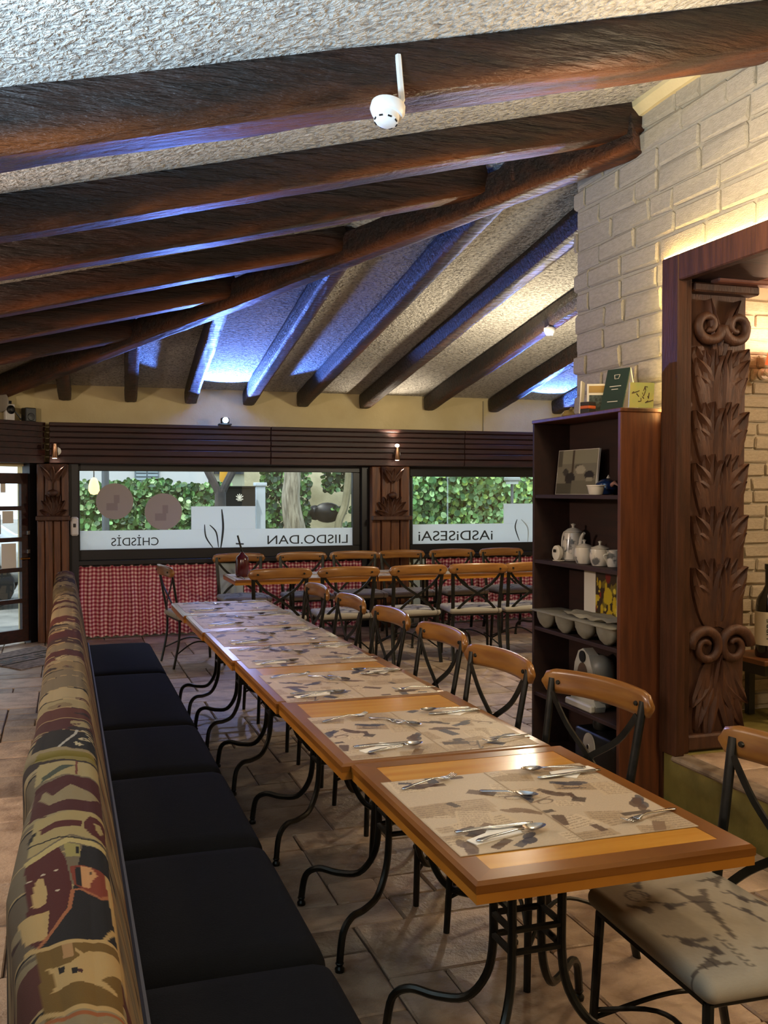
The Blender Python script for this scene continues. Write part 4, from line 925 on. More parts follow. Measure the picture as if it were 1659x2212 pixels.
    line([(500, -130), (640, -260), (655, -300)], .0035, '#b8b0a0')
    for k, (a, b) in enumerate(((700, -300), (740, -275), (760, -250))): line([(a, b), (a + 45, b + 8)], .004, '#c9b890')
    p = c6(715, -225); d = np.hypot(X - p[0], (Y - p[1])); C[(abs(d - .010) < .004)] = srgb('#c9b890')
    line([(640, -180), (700, -170)], .004, '#c9b890'); line([(650, -160), (650, -190)], .003, '#c9b890'); line([(675, -160), (675, -185)], .003, '#c9b890')
    for (a, b) in ((250, 1000), (365, 960), (475, 935), (490, 1105)): p = c6(a, b); C[np.hypot(X - p[0], Y - p[1]) < .0035] = srgb('#d8c0a0')
    paint(me, C * .55); return ob(name, me, bn)
TAP = vmat('woven_tapestry_print', .9, bump=.3, bscale=700, spec=.2)
MB().tube([(.158, .4, .472), (.158, 3.9, .474), (.158, 7.48, .472)], .009, 6).build('piping', mat('slate_piping', '#3c3e4a', .7), bn)
back_cover(.35, 2.30, 'backrest', 1); back_cover(2.30, 6.14, 'backrest', 2); back_cover(6.14, 7.5, 'backrest', 3)
# ------------------------------------------------------------------ bookcase
SX = 2.65; SYn, SYf = P(1340, 1100, X=SX).y, P(1150, 1100, X=SX).y; ST = P(1340, 889, X=SX).z; SD = XW - .022 - SX
bk = thing('bookcase', 'tall narrow reddish wooden bookcase with open shelves against the white brick wall', 'bookcase', (0, 0, 0))
MB().box((SX, SYn - .0, 0), (SX + SD, SYn + .028, ST), b=.003).build('side_panel', M['shelfwood'], bk)
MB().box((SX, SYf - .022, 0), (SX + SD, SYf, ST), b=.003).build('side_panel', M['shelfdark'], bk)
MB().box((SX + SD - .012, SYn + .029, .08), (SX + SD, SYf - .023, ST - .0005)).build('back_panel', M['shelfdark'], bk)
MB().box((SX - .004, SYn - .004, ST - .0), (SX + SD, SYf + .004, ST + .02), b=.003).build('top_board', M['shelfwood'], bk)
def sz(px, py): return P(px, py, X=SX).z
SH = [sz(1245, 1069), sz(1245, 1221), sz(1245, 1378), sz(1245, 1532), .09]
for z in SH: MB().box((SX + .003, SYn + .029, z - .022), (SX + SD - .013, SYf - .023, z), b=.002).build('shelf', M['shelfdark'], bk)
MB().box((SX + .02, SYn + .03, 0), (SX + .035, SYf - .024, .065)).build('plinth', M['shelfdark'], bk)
MB().box((SX + SD - .016, P(1405, 1500, Y=SYn - .02).x * 0 + SYn - .035, .0), (SX + SD + .0, SYn - .003, ST)).build('wall_batten', M['framewood'], bk)
# --- on the top
def on(px, py, x=SX + .12, z=ST + .02): 
    """point on the bookcase top or a shelf for a pixel column, at depth plane X=x"""
    p = P(px, py, X=x); return Vector((x, p.y, z))
ZB = ST + .021
def standing(name, label, cat, px, x, w, h, th, lean, mt, rz=0, z=ZB, group=None):
    p = on(px, 880, x, z); t = thing(name, label, cat, p, math.radians(rz), group)
    MB().box((-w / 2, -th / 2, 0), (w / 2, th / 2, h), M=rot('X', lean)).build('board', mt, t); return t
card = mat('white_card', '#e4dccb', .7)
q = standing('menu_sheet', 'tall white sheet seen edge-on at the left end of the bookcase top', 'menu', 1255, SX + .15, .12, .20, .008, 3, card, 52)
t = thing('notebook_stack', 'small black and orange striped books on the bookcase top', 'book', on(1270, 880, SX + .045), math.radians(20))
for k, (c_, z0_, z1_) in enumerate((('#181516', 0, .025), ('#c05a2a', .0255, .042), ('#241c1c', .0425, .062))): MB().box((-.03, -.03, z0_), (.03, .03, z1_), b=.002).build('band', mat('book_band%d' % k, c_, .6), t)
t = thing('framed_card', 'white framed card with an ochre band and a dark picture, on the bookcase top', 'card', on(1292, 880, SX + .12), math.radians(-24))
Mx = rot('X', 8); MB().box((-.062, -.004, 0), (.062, .004, .165), M=Mx).build('mount', card, t)
MB().box((-.052, -.007, .118), (.052, -.0045, .155), M=Mx).build('picture_band', mat('ochre_print', '#a8874a', .7), t); MB().box((-.050, -.007, .008), (.050, -.0045, .105), M=Mx).build('picture', mat('slate_print', '#26302f', .7, col2='#54605c', scale=60), t)
t = thing('tent_card', 'dark green folded tent card with a small pale crest on the bookcase top', 'card', on(1336, 875, SX + .13), math.radians(-72))
gm = mat('dark_green_card', '#24382f', .6)
MB().box((-.075, -.003, 0), (.075, .003, .235), M=T(0, -.06, 0) @ rot('X', -16)).build('front_leaf', gm, t); MB().box((-.075, -.003, 0), (.075, .003, .235), M=T(0, .07, 0) @ rot('X', 16)).build('back_leaf', card, t)
Mf = T(0, -.06, 0) @ rot('X', -16)
mb = MB(); mb.tube([Mf @ Vector(v) for v in ((-.018, -.0045, .20), (.018, -.0045, .20), (.012, -.0045, .178), (-.012, -.0045, .178), (-.018, -.0045, .20))], .0016, 4); mb.build('crest', card, t)
for z, w in ((.135, .038), (.118, .022), (.05, .034)): MB().box((-w, -.0042, z), (w, -.0032, z + .0035), M=Mf).build('text_line', card, t)
t = thing('picture_tile', 'small yellow picture tile with a brown drawing leaning on the brick wall', 'picture', on(1384, 878, SX + .10), math.radians(-8))
Mx = rot('X', 6); MB().box((-.065, -.005, 0), (.065, .005, .125), M=Mx).build('tile_body', mat('yellow_tile', '#c8b45c', .5, col2='#a8b060', scale=12), t)
mb = MB(); rr = random.Random(3)
for _ in range(9): x, z = rr.uniform(-.045, .045), rr.uniform(.03, .09); mb.tube([Mx @ Vector(v) for v in ((x, -.0065, z), (x + rr.uniform(-.02, .02), -.0065, z + rr.uniform(-.02, .025)), (x + rr.uniform(-.03, .03), -.0065, z + rr.uniform(-.01, .02)))], .0022, 4)
mb.build('drawing', mat('brown_ink', '#4a3020', .8), t)
t = thing('small_figurine', 'little ochre pottery bird by the brick corner on the bookcase top', 'figurine', on(1228, 902, SX + .12))
MB().lathe([(.001, 0), (.028, .002), (.034, .02), (.02, .045), (.001, .05)], (0, 0, 0), 12, sx=1.3).build('body', mat('ochre_pottery', '#8a7440', .6), t, True); MB().lathe([(.001, -.013), (.013, 0), (.001, .013)], (0, -.032, .052), 8).build('head', M['film'] and mat('ochre_pottery_head', '#8a7440', .6), t, True)
# --- first shelf
z = SH[0] + .001
t = thing('photograph', 'sepia photograph of people in a room, standing on the top shelf', 'picture', on(1241, 1060, SX + .13, z), math.radians(-86))
def photo_mesh(w, h):
    nx, nz = 40, 48; V = [(-w / 2 + w * i / (nx - 1), 0, h * j / (nz - 1)) for j in range(nz) for i in range(nx)]; A = np.array(V); x, y = A[:, 0] / w, A[:, 2] / h
    C = np.tile(np.array(srgb('#7c7664')), (len(V), 1)); 
    def pt(m_, c): C[m_] = srgb(c)
    pt(y > .7, '#908a72'); pt((abs(x + .1) < .03) & (y > .4), '#4a3c2e'); pt(inell(x, y, -.28, .5, .07, .08), '#3e3a34'); pt(inell(x, y, .05, .62, .1, .06), '#5a5446'); pt(inell(x, y, .1, .55, .12, .1), '#a8a08a')
    pt(inell(x, y, -.15, .35, .13, .14), '#2e2a28'); pt(inell(x, y, .33, .42, .12, .1), '#2c2826'); pt((y < .3) & (x > -.1), '#6e6856'); pt((y < .24) & (x < -.1), '#4e4a3e'); pt((abs(x - .33) < .07) & (abs(y - .33) < .05), '#9a937e'); pt((y > .62) & (x < -.38), '#5a5446')
    me = MB().add(V, [(j * nx + i, j * nx + i + 1, (j + 1) * nx + i + 1, (j + 1) * nx + i) for j in range(nz - 1) for i in range(nx - 1)]).mesh('print', vmat('sepia_print', .5)); paint(me, C); return me
MB().box((-.205, .0, 0), (.205, .012, .26), M=rot('X', -6)).build('mount', card, t)
o = ob('print', photo_mesh(.40, .255), t); o.matrix_local = rot('X', -6) @ T(0, -.0015, .002)
t = thing('ramekin', 'small white ceramic ramekin on the top shelf', 'bowl', on(1287, 1060, SX + .045, z)); MB().lathe([(.001, .002), (.034, 0), (.037, .004), (.046, .045), (.050, .046), (.050, .052), (.044, .052), (.036, .01), (.001, .008)], (0, 0, 0), 24).build('body', M['ceramic'], t, True)
t = thing('glass_fish', 'round dark blue glass ornament behind the white ramekin', 'ornament', on(1310, 1050, SX + .165, z)); bl = mat('blue_glass', '#16305e', .12, coat=.5)
MB().lathe([(.001, .0), (.04, .003), (.062, .03), (.058, .06), (.03, .082), (.001, .088)], (0, 0, 0), 20).build('body', bl, t, True); MB().tube([(0, -.05, .05), (0, -.085, .065), (.01, -.10, .05)], [.014, .01, .004], 8).build('tail_fin', mat('pinkish_glass', '#a87868', .3), t, True); MB().lathe([(.001, 0), (.012, .004), (.001, .022)], (0, -.02, .086), 8).build('top_knob', M['ceramic'], t, True)
# --- second shelf: teapot, sugar bowls
z = SH[1] + .001; blot = mat('printed_ceramic', '#d2cabb', .2, col2='#6a6a68', scale=18, lo=.56, hi=.64, coat=.3)
t = thing('teapot', 'tall patterned white teapot with a large loop handle on the second shelf', 'teapot', on(1238, 1200, SX + .15, z), math.radians(-90))
MB().lathe([(.001, 0), (.06, .002), (.068, .012), (.066, .06), (.058, .13), (.052, .162), (.048, .165), (.001, .165)], (0, 0, 0), 24).build('body', blot, t, True)
l = MB().lathe([(.050, .166), (.052, .170), (.03, .186), (.008, .192), (.008, .2), (.015, .212), (.001, .218)], (0, 0, 0), 20).build('lid', M['ceramic'], t, True)
MB().tube(smoothpath([(-.058, 0, .15), (-.10, 0, .16), (-.125, 0, .11), (-.115, 0, .05), (-.066, 0, .03)], 5), .0085, 8).build('handle', M['ceramic'], t, True); MB().tube(smoothpath([(.055, 0, .06), (.085, 0, .09), (.10, 0, .14), (.125, 0, .165)], 5), [.018 - .0006 * i for i in range(16)], 8).build('spout', M['ceramic'], t, True)
for k, (px, lb) in enumerate(((1262, 'lidded white sugar bowl next to the teapot'), (1296, 'lidded white sugar bowl nearest the bookcase side'))):
    t = thing('sugar_bowl', lb, 'sugar bowl', on(px, 1210, SX + .095, z), math.radians(-80), 'lidded bowls on the second shelf')
    MB().lathe([(.001, 0), (.042, .001), (.046, .008), (.056, .05), (.052, .088), (.046, .092), (.001, .092)], (0, 0, 0), 22).build('body', blot, t, True); MB().lathe([(.048, .093), (.05, .097), (.022, .108), (.006, .112), (.006, .122), (.012, .131), (.001, .136)], (0, 0, 0), 18).build('lid', M['ceramic'], t, True)
t = thing('egg_timer', 'small rounded white timer standing left of the sugar bowls', 'timer', on(1204, 1208, SX + .05, z), math.radians(-80))
MB().lathe([(.001, -.018), (.03, -.018), (.036, -.006), (.034, .012), (.001, .018)], (0, 0, 0), 18, sy=1.25).build('body', M['ceramic'], t, True).matrix_local = T(0, 0, .047) @ rot('X', 90) 
MB().box((-.012, -.024, .05), (.012, -.017, .068), b=.003).build('display', M['blackpl'], t); MB().box((-.03, -.012, 0), (.03, .03, .006), b=.002).build('foot', M['ceramic'], t)
t = thing('iron_trinket', 'dark little metal trinket at the far end of the second shelf', 'ornament', on(1188, 1205, SX + .12, z)); MB().tube(smoothpath([(0, 0, .005), (0, .03, .02), (0, 0, .045), (0, -.03, .02), (0, 0, .005)], 5), .006, 6).build('loop', M['iron'], t, True); MB().tube([(0, -.04, .052), (0, .03, .058)], .006, 6).build('bar', M['iron'], t)
t = thing('cream_jug', 'small patterned cream jug in the dark corner of the second shelf', 'jug', on(1325, 1210, SX + .12, z)); MB().lathe([(.001, 0), (.03, .001), (.04, .03), (.032, .07), (.036, .09), (.03, .088), (.001, .02)], (0, 0, 0), 18).build('body', blot, t, True); MB().tube(smoothpath([(-.03, 0, .07), (-.058, 0, .06), (-.035, 0, .025)], 5), .005, 6).build('handle', M['ceramic'], t, True)
# --- third shelf: clay tray with moulds, white board and a yellow picture
z = SH[2] + .001
t = thing('yellow_picture', 'white board with a vivid yellow and red painted picture on the third shelf', 'picture', Vector((SX + .19, max(on(1305, 1340, SX + .19, z).y, SYn + .235), z)), math.radians(-90))
MB().box((-.22, .0, 0), (.20, .012, .42)).build('board', card, t)
def yel():
    nx, nz = 40, 50; w, h = .22, .27; V = [(-w / 2 + w * i / (nx - 1), 0, h * j / (nz - 1)) for j in range(nz) for i in range(nx)]; A = np.array(V); x, y = A[:, 0] / w, A[:, 2] / h; C = np.tile(np.array(srgb('#3a2a18')), (len(V), 1)); r = random.Random(2)
    for c_, n_, a_ in (('#7a6a20', 12, .12), ('#c8a81c', 16, .12), ('#d8c040', 10, .07), ('#7a1c14', 5, .09)):
        for _ in range(n_): C[inell(x, y, r.uniform(-.5, .5), r.uniform(0, .75 if c_ != '#7a1c14' else 1), r.uniform(.03, a_), r.uniform(.02, a_))] = srgb(c_)
    C[inell(x, y, .1, .45, .2, .17)] = srgb('#c8ac20'); C[(y > .9)] = srgb('#8a8048'); C[inell(x, y, .1, .85, .12, .14)] = srgb('#7c2016')
    me = MB().add(V, [(j * nx + i, j * nx + i + 1, (j + 1) * nx + i + 1, (j + 1) * nx + i) for j in range(nz - 1) for i in range(nx - 1)]).mesh('painted_print', vmat('yellow_print', .5)); paint(me, C); return me
ob('painted_print', yel(), t, (.02, -.0015, .10))
cl = mat('grey_clay', '#8c8878', .7, col2='#7a7666', scale=10)
y0, y1 = SYn + .04, SYf - .03; cy = (y0 + y1) / 2; t = thing('baking_tray', 'grey clay tray with round hanging moulds sticking out of the third shelf', 'tray', (SX + .085, cy, z)); hy = (y1 - y0) / 2
zt_ = .105; MB().rbox((-.115, -hy, zt_ - .012), (.10, hy, zt_), .006, n=4).build('rim', cl, t, 'all')
for k in range(4):
    for j in range(2): yy = -hy + (k + .5) * 2 * hy / 4; MB().lathe([(.001, .001), (.03, .003), (.065, .025), (.088, .06), (.095, .094)], (0, 0, 0), 18, sx=.5 if 1 else 1).build('mould', cl, t, True, (-.06 + .105 * j, yy, 0))
pp_ = thing('paper_sheets', 'crumpled grey papers lying on the clay tray', 'paper', (SX + .11, cy - .05, z + zt_ + .001))
mb = MB(); nx, ny = 8, 16; V = [(-.1 + .17 * i / nx + .006 * math.sin(j), -.30 + .5 * j / ny, .012 + .012 * math.sin(i * 1.3 + j * .9) * math.sin(j * .5)) for j in range(ny + 1) for i in range(nx + 1)]; mb.add(V, [(j * (nx + 1) + i, j * (nx + 1) + i + 1, (j + 1) * (nx + 1) + i + 1, (j + 1) * (nx + 1) + i) for j in range(ny) for i in range(nx)]); mb.add([(v[0], v[1], 0) for v in V], [(j * (nx + 1) + i, (j + 1) * (nx + 1) + i, (j + 1) * (nx + 1) + i + 1, j * (nx + 1) + i + 1) for j in range(ny) for i in range(nx)]); mb.build('sheet', mat('grey_paper', '#9a9482', .8), pp_, 'all')
# --- fourth shelf: white kitchen appliance
z = SH[3] + .001; wa_ = mat('dull_white_enamel', '#b8b4a6', .35)
t = thing('citrus_press', 'off-white domed kitchen appliance on the fourth shelf', 'appliance', on(1278, 1500, SX + .10, z), math.radians(-90))
prof = [(-.13, 0), (.13, 0), (.14, .03), (.12, .06), (.115, .14), (.10, .22), (.06, .30), (.0, .33), (-.05, .31), (-.09, .24), (-.11, .14), (-.12, .06), (-.14, .03)]
MB().prism(prof, .06, M=T(-.0, -.055, .0) @ rot('X', 90) @ T(0, 0, -.06)).build('housing', wa_, t); MB().rbox((-.13, -.05, .0), (.14, .09, .30), .07, n=10).build('body', mat('grey_enamel', '#7c7a70', .4), t, 'all')
MB().lathe([(.001, 0), (.032, 0), (.032, .006), (.001, .007)], (0, 0, 0), 18).build('knob', M['blackpl'], t, True).matrix_local = T(-.0, -.056, .285) @ rot('X', 90)
MB().lathe([(.001, 0), (.055, 0), (.055, .004), (.001, .005)], (0, 0, 0), 20, sy=1.5).build('window_oval', mat('amber_plastic', '#5a4430', .3), t, True).matrix_local = T(-.0, -.056, .17) @ rot('X', 90)
MB().box((-.14, -.09, 0), (.14, -.056, .04), b=.008).build('base_lip', wa_, t)
z = SH[4] + .001; t = thing('speaker_box', 'black box with a white round disc on the lowest shelf', 'box', Vector((SX + .13, SYn + .30, z)), math.radians(-90))
MB().rbox((-.22, -.10, 0), (.2, .09, .215), .03, n=5).build('body', M['blackpl'], t, 'all'); MB().lathe([(.001, 0), (.06, 0), (.06, .006), (.012, .007), (.012, .012), (.001, .012)], (0, 0, 0), 22, sy=1.25).build('disc', wa_, t, True).matrix_local = T(-.04, -.101, .13) @ rot('X', 90)
MB().lathe([(.001, 0), (.012, 0), (.001, .003)], (0, 0, 0), 10).build('hole', M['blackpl'], t).matrix_local = T(-.04, -.114, .13) @ rot('X', 90)
t = thing('kettle', 'dark metal utensil pile on top of the black box', 'utensil', Vector((SX + .12, SYn + .36, z + .216))); MB().lathe([(.001, 0), (.05, .001), (.055, .03), (.04, .07), (.001, .075)], (0, 0, 0), 14).build('body', M['iron'], t, True); MB().tube(smoothpath([(0, -.05, .05), (0, -.055, .085), (0, .05, .085), (0, .05, .05)], 5), .006, 6).build('handle', M['steel'], t, True)
# ------------------------------------------------------------------ annexe: console with bottle, wall lamp
lx0 = P(1608, 1420, Y=4.62).x
t = thing('console_table', 'dark wooden side shelf holding the big bottle in the annexe', 'table', (lx0, 4.45, .281)); zt_ = P(1608, 1432, Y=4.45).z - .281
MB().box((0, -.0, zt_ - .03), (1.2, .36, zt_), b=.004).build('top', mat('console_wood', '#7a4a24', .4, col2='#5a3418', scale=5), t); MB().box((.02, .02, zt_ - .09), (1.18, .34, zt_ - .031)).build('apron', M['blackpl'], t)
for a in (.14, 1.1): 
    for b_ in (.03, .30): MB().box((a, b_, 0), (a + .04, b_ + .04, zt_ - .09)).build('leg', M['blackpl'], t)
bp = P(1668, 1426, Y=4.55); t = thing('wine_bottle', 'big dark wine bottle with a cream label on the side shelf', 'bottle', (bp.x, 4.58, .282 + zt_ + .0))
MB().lathe([(.001, 0), (.072, .002), (.075, .01), (.075, .28), (.068, .33), (.035, .38), (.022, .41), (.022, .50), (.026, .50), (.026, .53), (.001, .531)], (0, 0, 0), 24).build('body', mat('dark_bottle_glass', '#0a0c0a', .12, coat=.5), t, True)
MB().lathe([(.0752, .07), (.0765, .071), (.0765, .259), (.0752, .26)], (0, 0, 0), 24).build('label', mat('cream_label', '#cdc2a8', .7), t, True)
tx = text('LIBRE', .05, M['letter'], t, T(-.045, -.0655, .165) @ rot('Z', -35) @ rot('X', 90) @ rot('Z', 90), 'lettering', .0012)
lp = P(1668, 765, Y=4.80); t = thing('wall_lamp', 'wall lamp with an orange red shade and glass arm in the annexe', 'lamp', (lp.x, 4.74, lp.z))
MB().lathe([(.075, -.065), (.078, -.065), (.05, .065), (.047, .065)], (0, 0, 0), 20).build('shade', mat('orange_shade', '#b03c14', .7, emit=(.7, .12, .03), estr=.8), t, True)
gl = mat('frosted_glass_arm', '#d8c8b8', .25); MB().tube(smoothpath([(0, 0, -.07), (0, 0, -.11), (-.03, .0, -.15), (-.06, .03, -.12), (-.03, .07, -.10), (0, .12, -.11)], 5), .014, 8).build('arm', gl, t, True); MB().lathe([(.001, -.03), (.02, -.02), (.02, .02), (.001, .03)], (0, 0, 0), 12).build('bulb', M['lampwhite'], t, True)
MB().lathe([(.001, 0), (.035, 0), (.03, .02), (.001, .022)], (0, 0, 0), 14).build('wall_rose', gl, t, True).matrix_local = T(0, .142, -.11) @ rot('X', 90)
light('wall_lamp_light', 'POINT', (lp.x, 4.70, lp.z + .10), 9, (1, .62, .4), size=.03)
# ------------------------------------------------------------------ smoke detectors
d = P(836, 246, Y=AY[0] - .16)
t = thing('smoke_detector', 'white smoke detector hanging from a white conduit at the nearest beam', 'smoke detector', (d.x, d.y, d.z))
MB().lathe([(.001, .035), (.062, .034), (.064, .012), (.058, .0), (.056, -.004), (.046, -.006), (.044, -.028), (.03, -.04), (.001, -.042)], (0, 0, 0), 28).build('body', M['white'], t, True).matrix_local = rot('Y', 12) @ rot('X', -10)
for k in range(8):
    a = k * PI / 4; MB().box((-.007, -.002, -.006), (.007, .002, .004)).build('vent', M['blackpl'], t).matrix_local = rot('Y', 12) @ rot('X', -10) @ rot('Z', k * 45) @ T(0, -.0405, -.028)
c = P(866, 112, Y=AY[0] - .16) - d; b = P(868, 215, Y=AY[0] - .16) - d
MB().tube([c + Vector((0, .03, 0)), b, Vector((.045, 0, .02)), Vector((.02, .0, .03))], .012, 6).build('conduit', M['white'], t)
MB().box((-.03, .03, -.01), (.03, .06, .03)).build('beam_bracket', M['white'], t)
d = P(1187, 720, Y=8.2); zc_ = zB(8.2) - .19
d = P(1187, 716, plane=(nB, 4.291 - .22)); t = thing('smoke_detector', 'small white smoke detector on the far ceiling beam near the brick corner', 'smoke detector', d)
MB().lathe([(.001, .03), (.05, .03), (.05, .008), (.04, -.012), (.03, -.03), (.001, -.032)], (0, 0, 0), 20).build('body', M['white'], t, True); MB().box((-.02, -.02, .03), (.02, .02, .07)).build('mount', M['white'], t)
# ------------------------------------------------------------------ things on the fascia at the left
zf = ZT + .001
def onang(px, py, n=.12): q = P(px, py, plane=(tuple(DN), DN.dot(CORN + DN * n))); return q
p = onang(62, 893); t = thing('loudspeaker', 'small black loudspeaker standing on the fascia left corner', 'speaker', (p.x, p.y, zf), math.radians(30)); MB().box((-.06, -.05, 0), (.06, .05, .145), b=.008).build('cabinet', M['blackpl'], t); MB().lathe([(.001, 0), (.04, 0), (.035, .004), (.001, .006)], (0, 0, 0), 16).build('cone', M['blackpl'], t).matrix_local = T(0, -.051, .05) @ rot('X', 90)
p = onang(20, 893); t = thing('junction_box', 'white wall box with a round black socket beside the loudspeaker', 'box', (p.x, p.y, zf), math.radians(40)); MB().box((-.055, -.02, 0), (.055, .02, .17), b=.006).build('case', M['white'], t); MB().lathe([(.001, 0), (.045, 0), (.045, .015), (.02, .03), (.001, .032)], (0, 0, 0), 18).build('socket', M['blackpl'], t).matrix_local = T(0, -.021, .11) @ rot('X', 90)
MB().tube(smoothpath([(.05, -.02, .1), (.10, -.03, .04), (.12, -.03, .02), (.15, -.03, .06)], 5), .008, 6).build('cable', M['blackpl'], t)
p = onang(2, 868); t = thing('wall_disc', 'round grey plate on the wall at the left edge above the door', 'plate', (p.x, p.y, p.z), math.radians(-39 + 0)); MB().lathe([(.001, 0), (.10, 0), (.105, .008), (.095, .016), (.03, .018), (.001, .02)], (0, 0, 0), 28).build('plate', mat('grey_plate', '#9a9488', .4), t, True).matrix_local = rot('X', 90)
MB().box((-.02, .0, -.02), (.02, .13, .02)).build('bracket', M['blackpl'], t)
# alarm sensor on the window post
p = P(161, 1137, Y=YF - .16); t = thing('sensor', 'white wall dispenser box with a dark dot on the post by the first window', 'dispenser', p); MB().box((-.04, -.04, -.10), (.04, .03, .10), b=.015).build('case', M['white'], t); MB().box((-.014, -.043, -.01), (.014, -.039, .03)).build('button', M['blackpl'], t)
# ------------------------------------------------------------------ checked curtains under the windows
def gingham():
    m = bpy.data.materials.new('red_gingham'); m.use_nodes = True; nt = m.node_tree; N = nt.nodes; L = nt.links; b = N['Principled BSDF']; b.inputs['Roughness'].default_value = .9
    u = N.new('ShaderNodeUVMap'); u.uv_map = 'UV'; sp = N.new('ShaderNodeSeparateXYZ'); L.new(u.outputs[0], sp.inputs[0]); s = []
    for k in (0, 1):
        ml = N.new('ShaderNodeMath'); ml.operation = 'MULTIPLY'; ml.inputs[1].default_value = (1 / .042, 1 / .042)[k]; L.new(sp.outputs[k], ml.inputs[0]); fr_ = N.new('ShaderNodeMath'); fr_.operation = 'FRACT'; L.new(ml.outputs[0], fr_.inputs[0]); g = N.new('ShaderNodeMath'); g.operation = 'GREATER_THAN'; g.inputs[1].default_value = .5; L.new(fr_.outputs[0], g.inputs[0]); s.append(g)
    ad = N.new('ShaderNodeMath'); ad.operation = 'ADD'; L.new(s[0].outputs[0], ad.inputs[0]); L.new(s[1].outputs[0], ad.inputs[1]); hf = N.new('ShaderNodeMath'); hf.operation = 'MULTIPLY'; hf.inputs[1].default_value = .5; L.new(ad.outputs[0], hf.inputs[0])
    cr_ = N.new('ShaderNodeValToRGB'); cr_.color_ramp.interpolation = 'CONSTANT'; e = cr_.color_ramp.elements; e[0].color = (*srgb('#ecccc4'), 1); e[1].position = .75; e[1].color = (*srgb('#8a2236'), 1); e2 = e.new(.25); e2.color = (*srgb('#c06a74'), 1)
    L.new(hf.outputs[0], cr_.inputs[0]); L.new(cr_.outputs[0], b.inputs['Base Color']); return m
GM = gingham()
def curtain(x0, x1, label, seed):
    r = random.Random(seed); L = x1 - x0; nx = int(L / .011); nz = 12; z1 = ZS - .055; z0 = P(470, 1376, Y=YF - .07).z; z0 = max(.02, z0); V = []; U = []; arc = 0; px_ = None; xs = []
    for i in range(nx + 1):
        x = x0 + L * i / nx; y = .022 * math.sin(x * 62 + 2.2 * noise.noise((x * 2.2, seed, 0))) + .012 * noise.noise((x * 12, seed, 4))
        if px_ is not None: arc += math.hypot(x - px_[0], y - px_[1])
        px_ = (x, y); xs.append((x, y, arc))
    for j in range(nz + 1):
        q = j / nz
        for x, y, a in xs: V.append((x + .006 * math.sin(q * 5 + x * 9), YF - .07 + y * (.45 + .55 * (1 - q)), z0 + (z1 - z0) * q + .006 * math.sin(x * 62) * (1 - q))); U.append((a * .8, (z1 - z0) * q + .004 * math.sin(x * 60)))
    Fc = [(j * (nx + 1) + i, j * (nx + 1) + i + 1, (j + 1) * (nx + 1) + i + 1, (j + 1) * (nx + 1) + i) for j in range(nz) for i in range(nx)]
    t = thing('curtain', label, 'curtain', (0, 0, 0), 0, 'red and white checked sill curtains'); me = MB().add(V, Fc).mesh('cloth', GM, 'all'); uv = me.uv_layers.new(name='UV'); U = np.array(U); idx = np.zeros(len(me.loops), np.int32); me.loops.foreach_get('vertex_index', idx); uv.data.foreach_set('uv', U[idx].astype(np.float32).ravel())
    sm = ob('cloth', me, t); MB().tube([(x0, YF - .07, ZS - .062), (x1, YF - .07, ZS - .062)], .008, 6).build('rod', M['winblack'], t); return t
curtain(W1[0] + .01, P(470, 1250, Y=YF - .07).x, 'long red and white checked curtain under the first window, left part', 1)
curtain(P(526, 1250, Y=YF - .07).x, W1[1] - .03, 'red and white checked curtain behind the window chairs, between pale panel and pilaster', 2)
curtain(P(920, 1250, Y=YF - .07).x, 6.2, 'red and white checked curtain under the second window', 3)
for a, b_, lb in ((471, 525, 'pale grey upright panel between the checked curtains'), (892, 916, 'pale grey upright strip right of the second pilaster')):
    x0 = P(a, 1250, Y=YF - .06).x; x1 = P(b_, 1250, Y=YF - .06).x; t = thing('wall_panel', lb, 'panel', ((x0 + x1) / 2, YF - .06, 0)); w = (x1 - x0) / 2
    MB().box((-w, -.015, .02), (w, .015, ZS - .06), b=.003).build('sheet', mat('pale_laminate', '#aebab8', .5), t); MB().box((-w, -.022, .02), (w, -.016, .10), b=.002).build('kick_strip', M['steel'], t)
# round stickers on the first window
sk = mat('grey_sticker', '#b0a8a6', .7); sk2 = mat('grey_sticker_print', '#9c9292', .7)
for (px, py, rad, lb) in ((248, 1083, 38, 'left grey round sticker on the first window glass'), (353, 1105, 39, 'right grey round sticker on the first window glass, slightly lower')):
    p = P(px, py, Y=YF - .01); R = rad * YF / F * .99; t = thing('round_sticker', lb, 'sticker', p, 0, 'round stickers on the window')
    MB().lathe([(.001, 0), (R, 0), (R, .002), (.001, .003)], (0, 0, 0), 40).build('disc', sk, t).matrix_local = rot('X', 90); MB().box((-R * .45, -.0045, -R * .5), (R * .15, -.0035, -R * .1)).build('print_block', sk2, t); MB().box((-R * .05, -.0045, -R * .1), (R * .25, -.0035, R * .35)).build('print_block', sk2, t)
# ------------------------------------------------------------------ door mat
a = P(0, 1404, Z=0); t = thing('door_mat', 'worn grey door mat lettered BOUT at the entrance', 'mat', (0, 0, 0)); q4 = [P(-60, 1428, Z=0), P(45, 1449, Z=0), P(160, 1424, Z=0), P(85, 1396, Z=0)]
V = [(q.x, q.y, .002) for q in q4] + [(q.x, q.y, .012) for q in q4]; MB().add(V, [(3, 2, 1, 0), (4, 5, 6, 7), (0, 1, 5, 4), (1, 2, 6, 5), (2, 3, 7, 6), (3, 0, 4, 7)]).build('pile', mat('grey_mat', '#8c7e76', .95, col2='#5e524c', scale=22, bump=.4), t)
c_ = sum(q4, Vector()) / 4; ang = math.atan2(q4[2].y - q4[1].y, q4[2].x - q4[1].x)
text('BOUT', .26, M['letter'], t, T(c_.x + .0, c_.y - .0, .0135) @ Matrix.Rotation(ang, 4, 'Z') @ Matrix.Diagonal((1.0, .8, 1, 1)), 'lettering', .001)
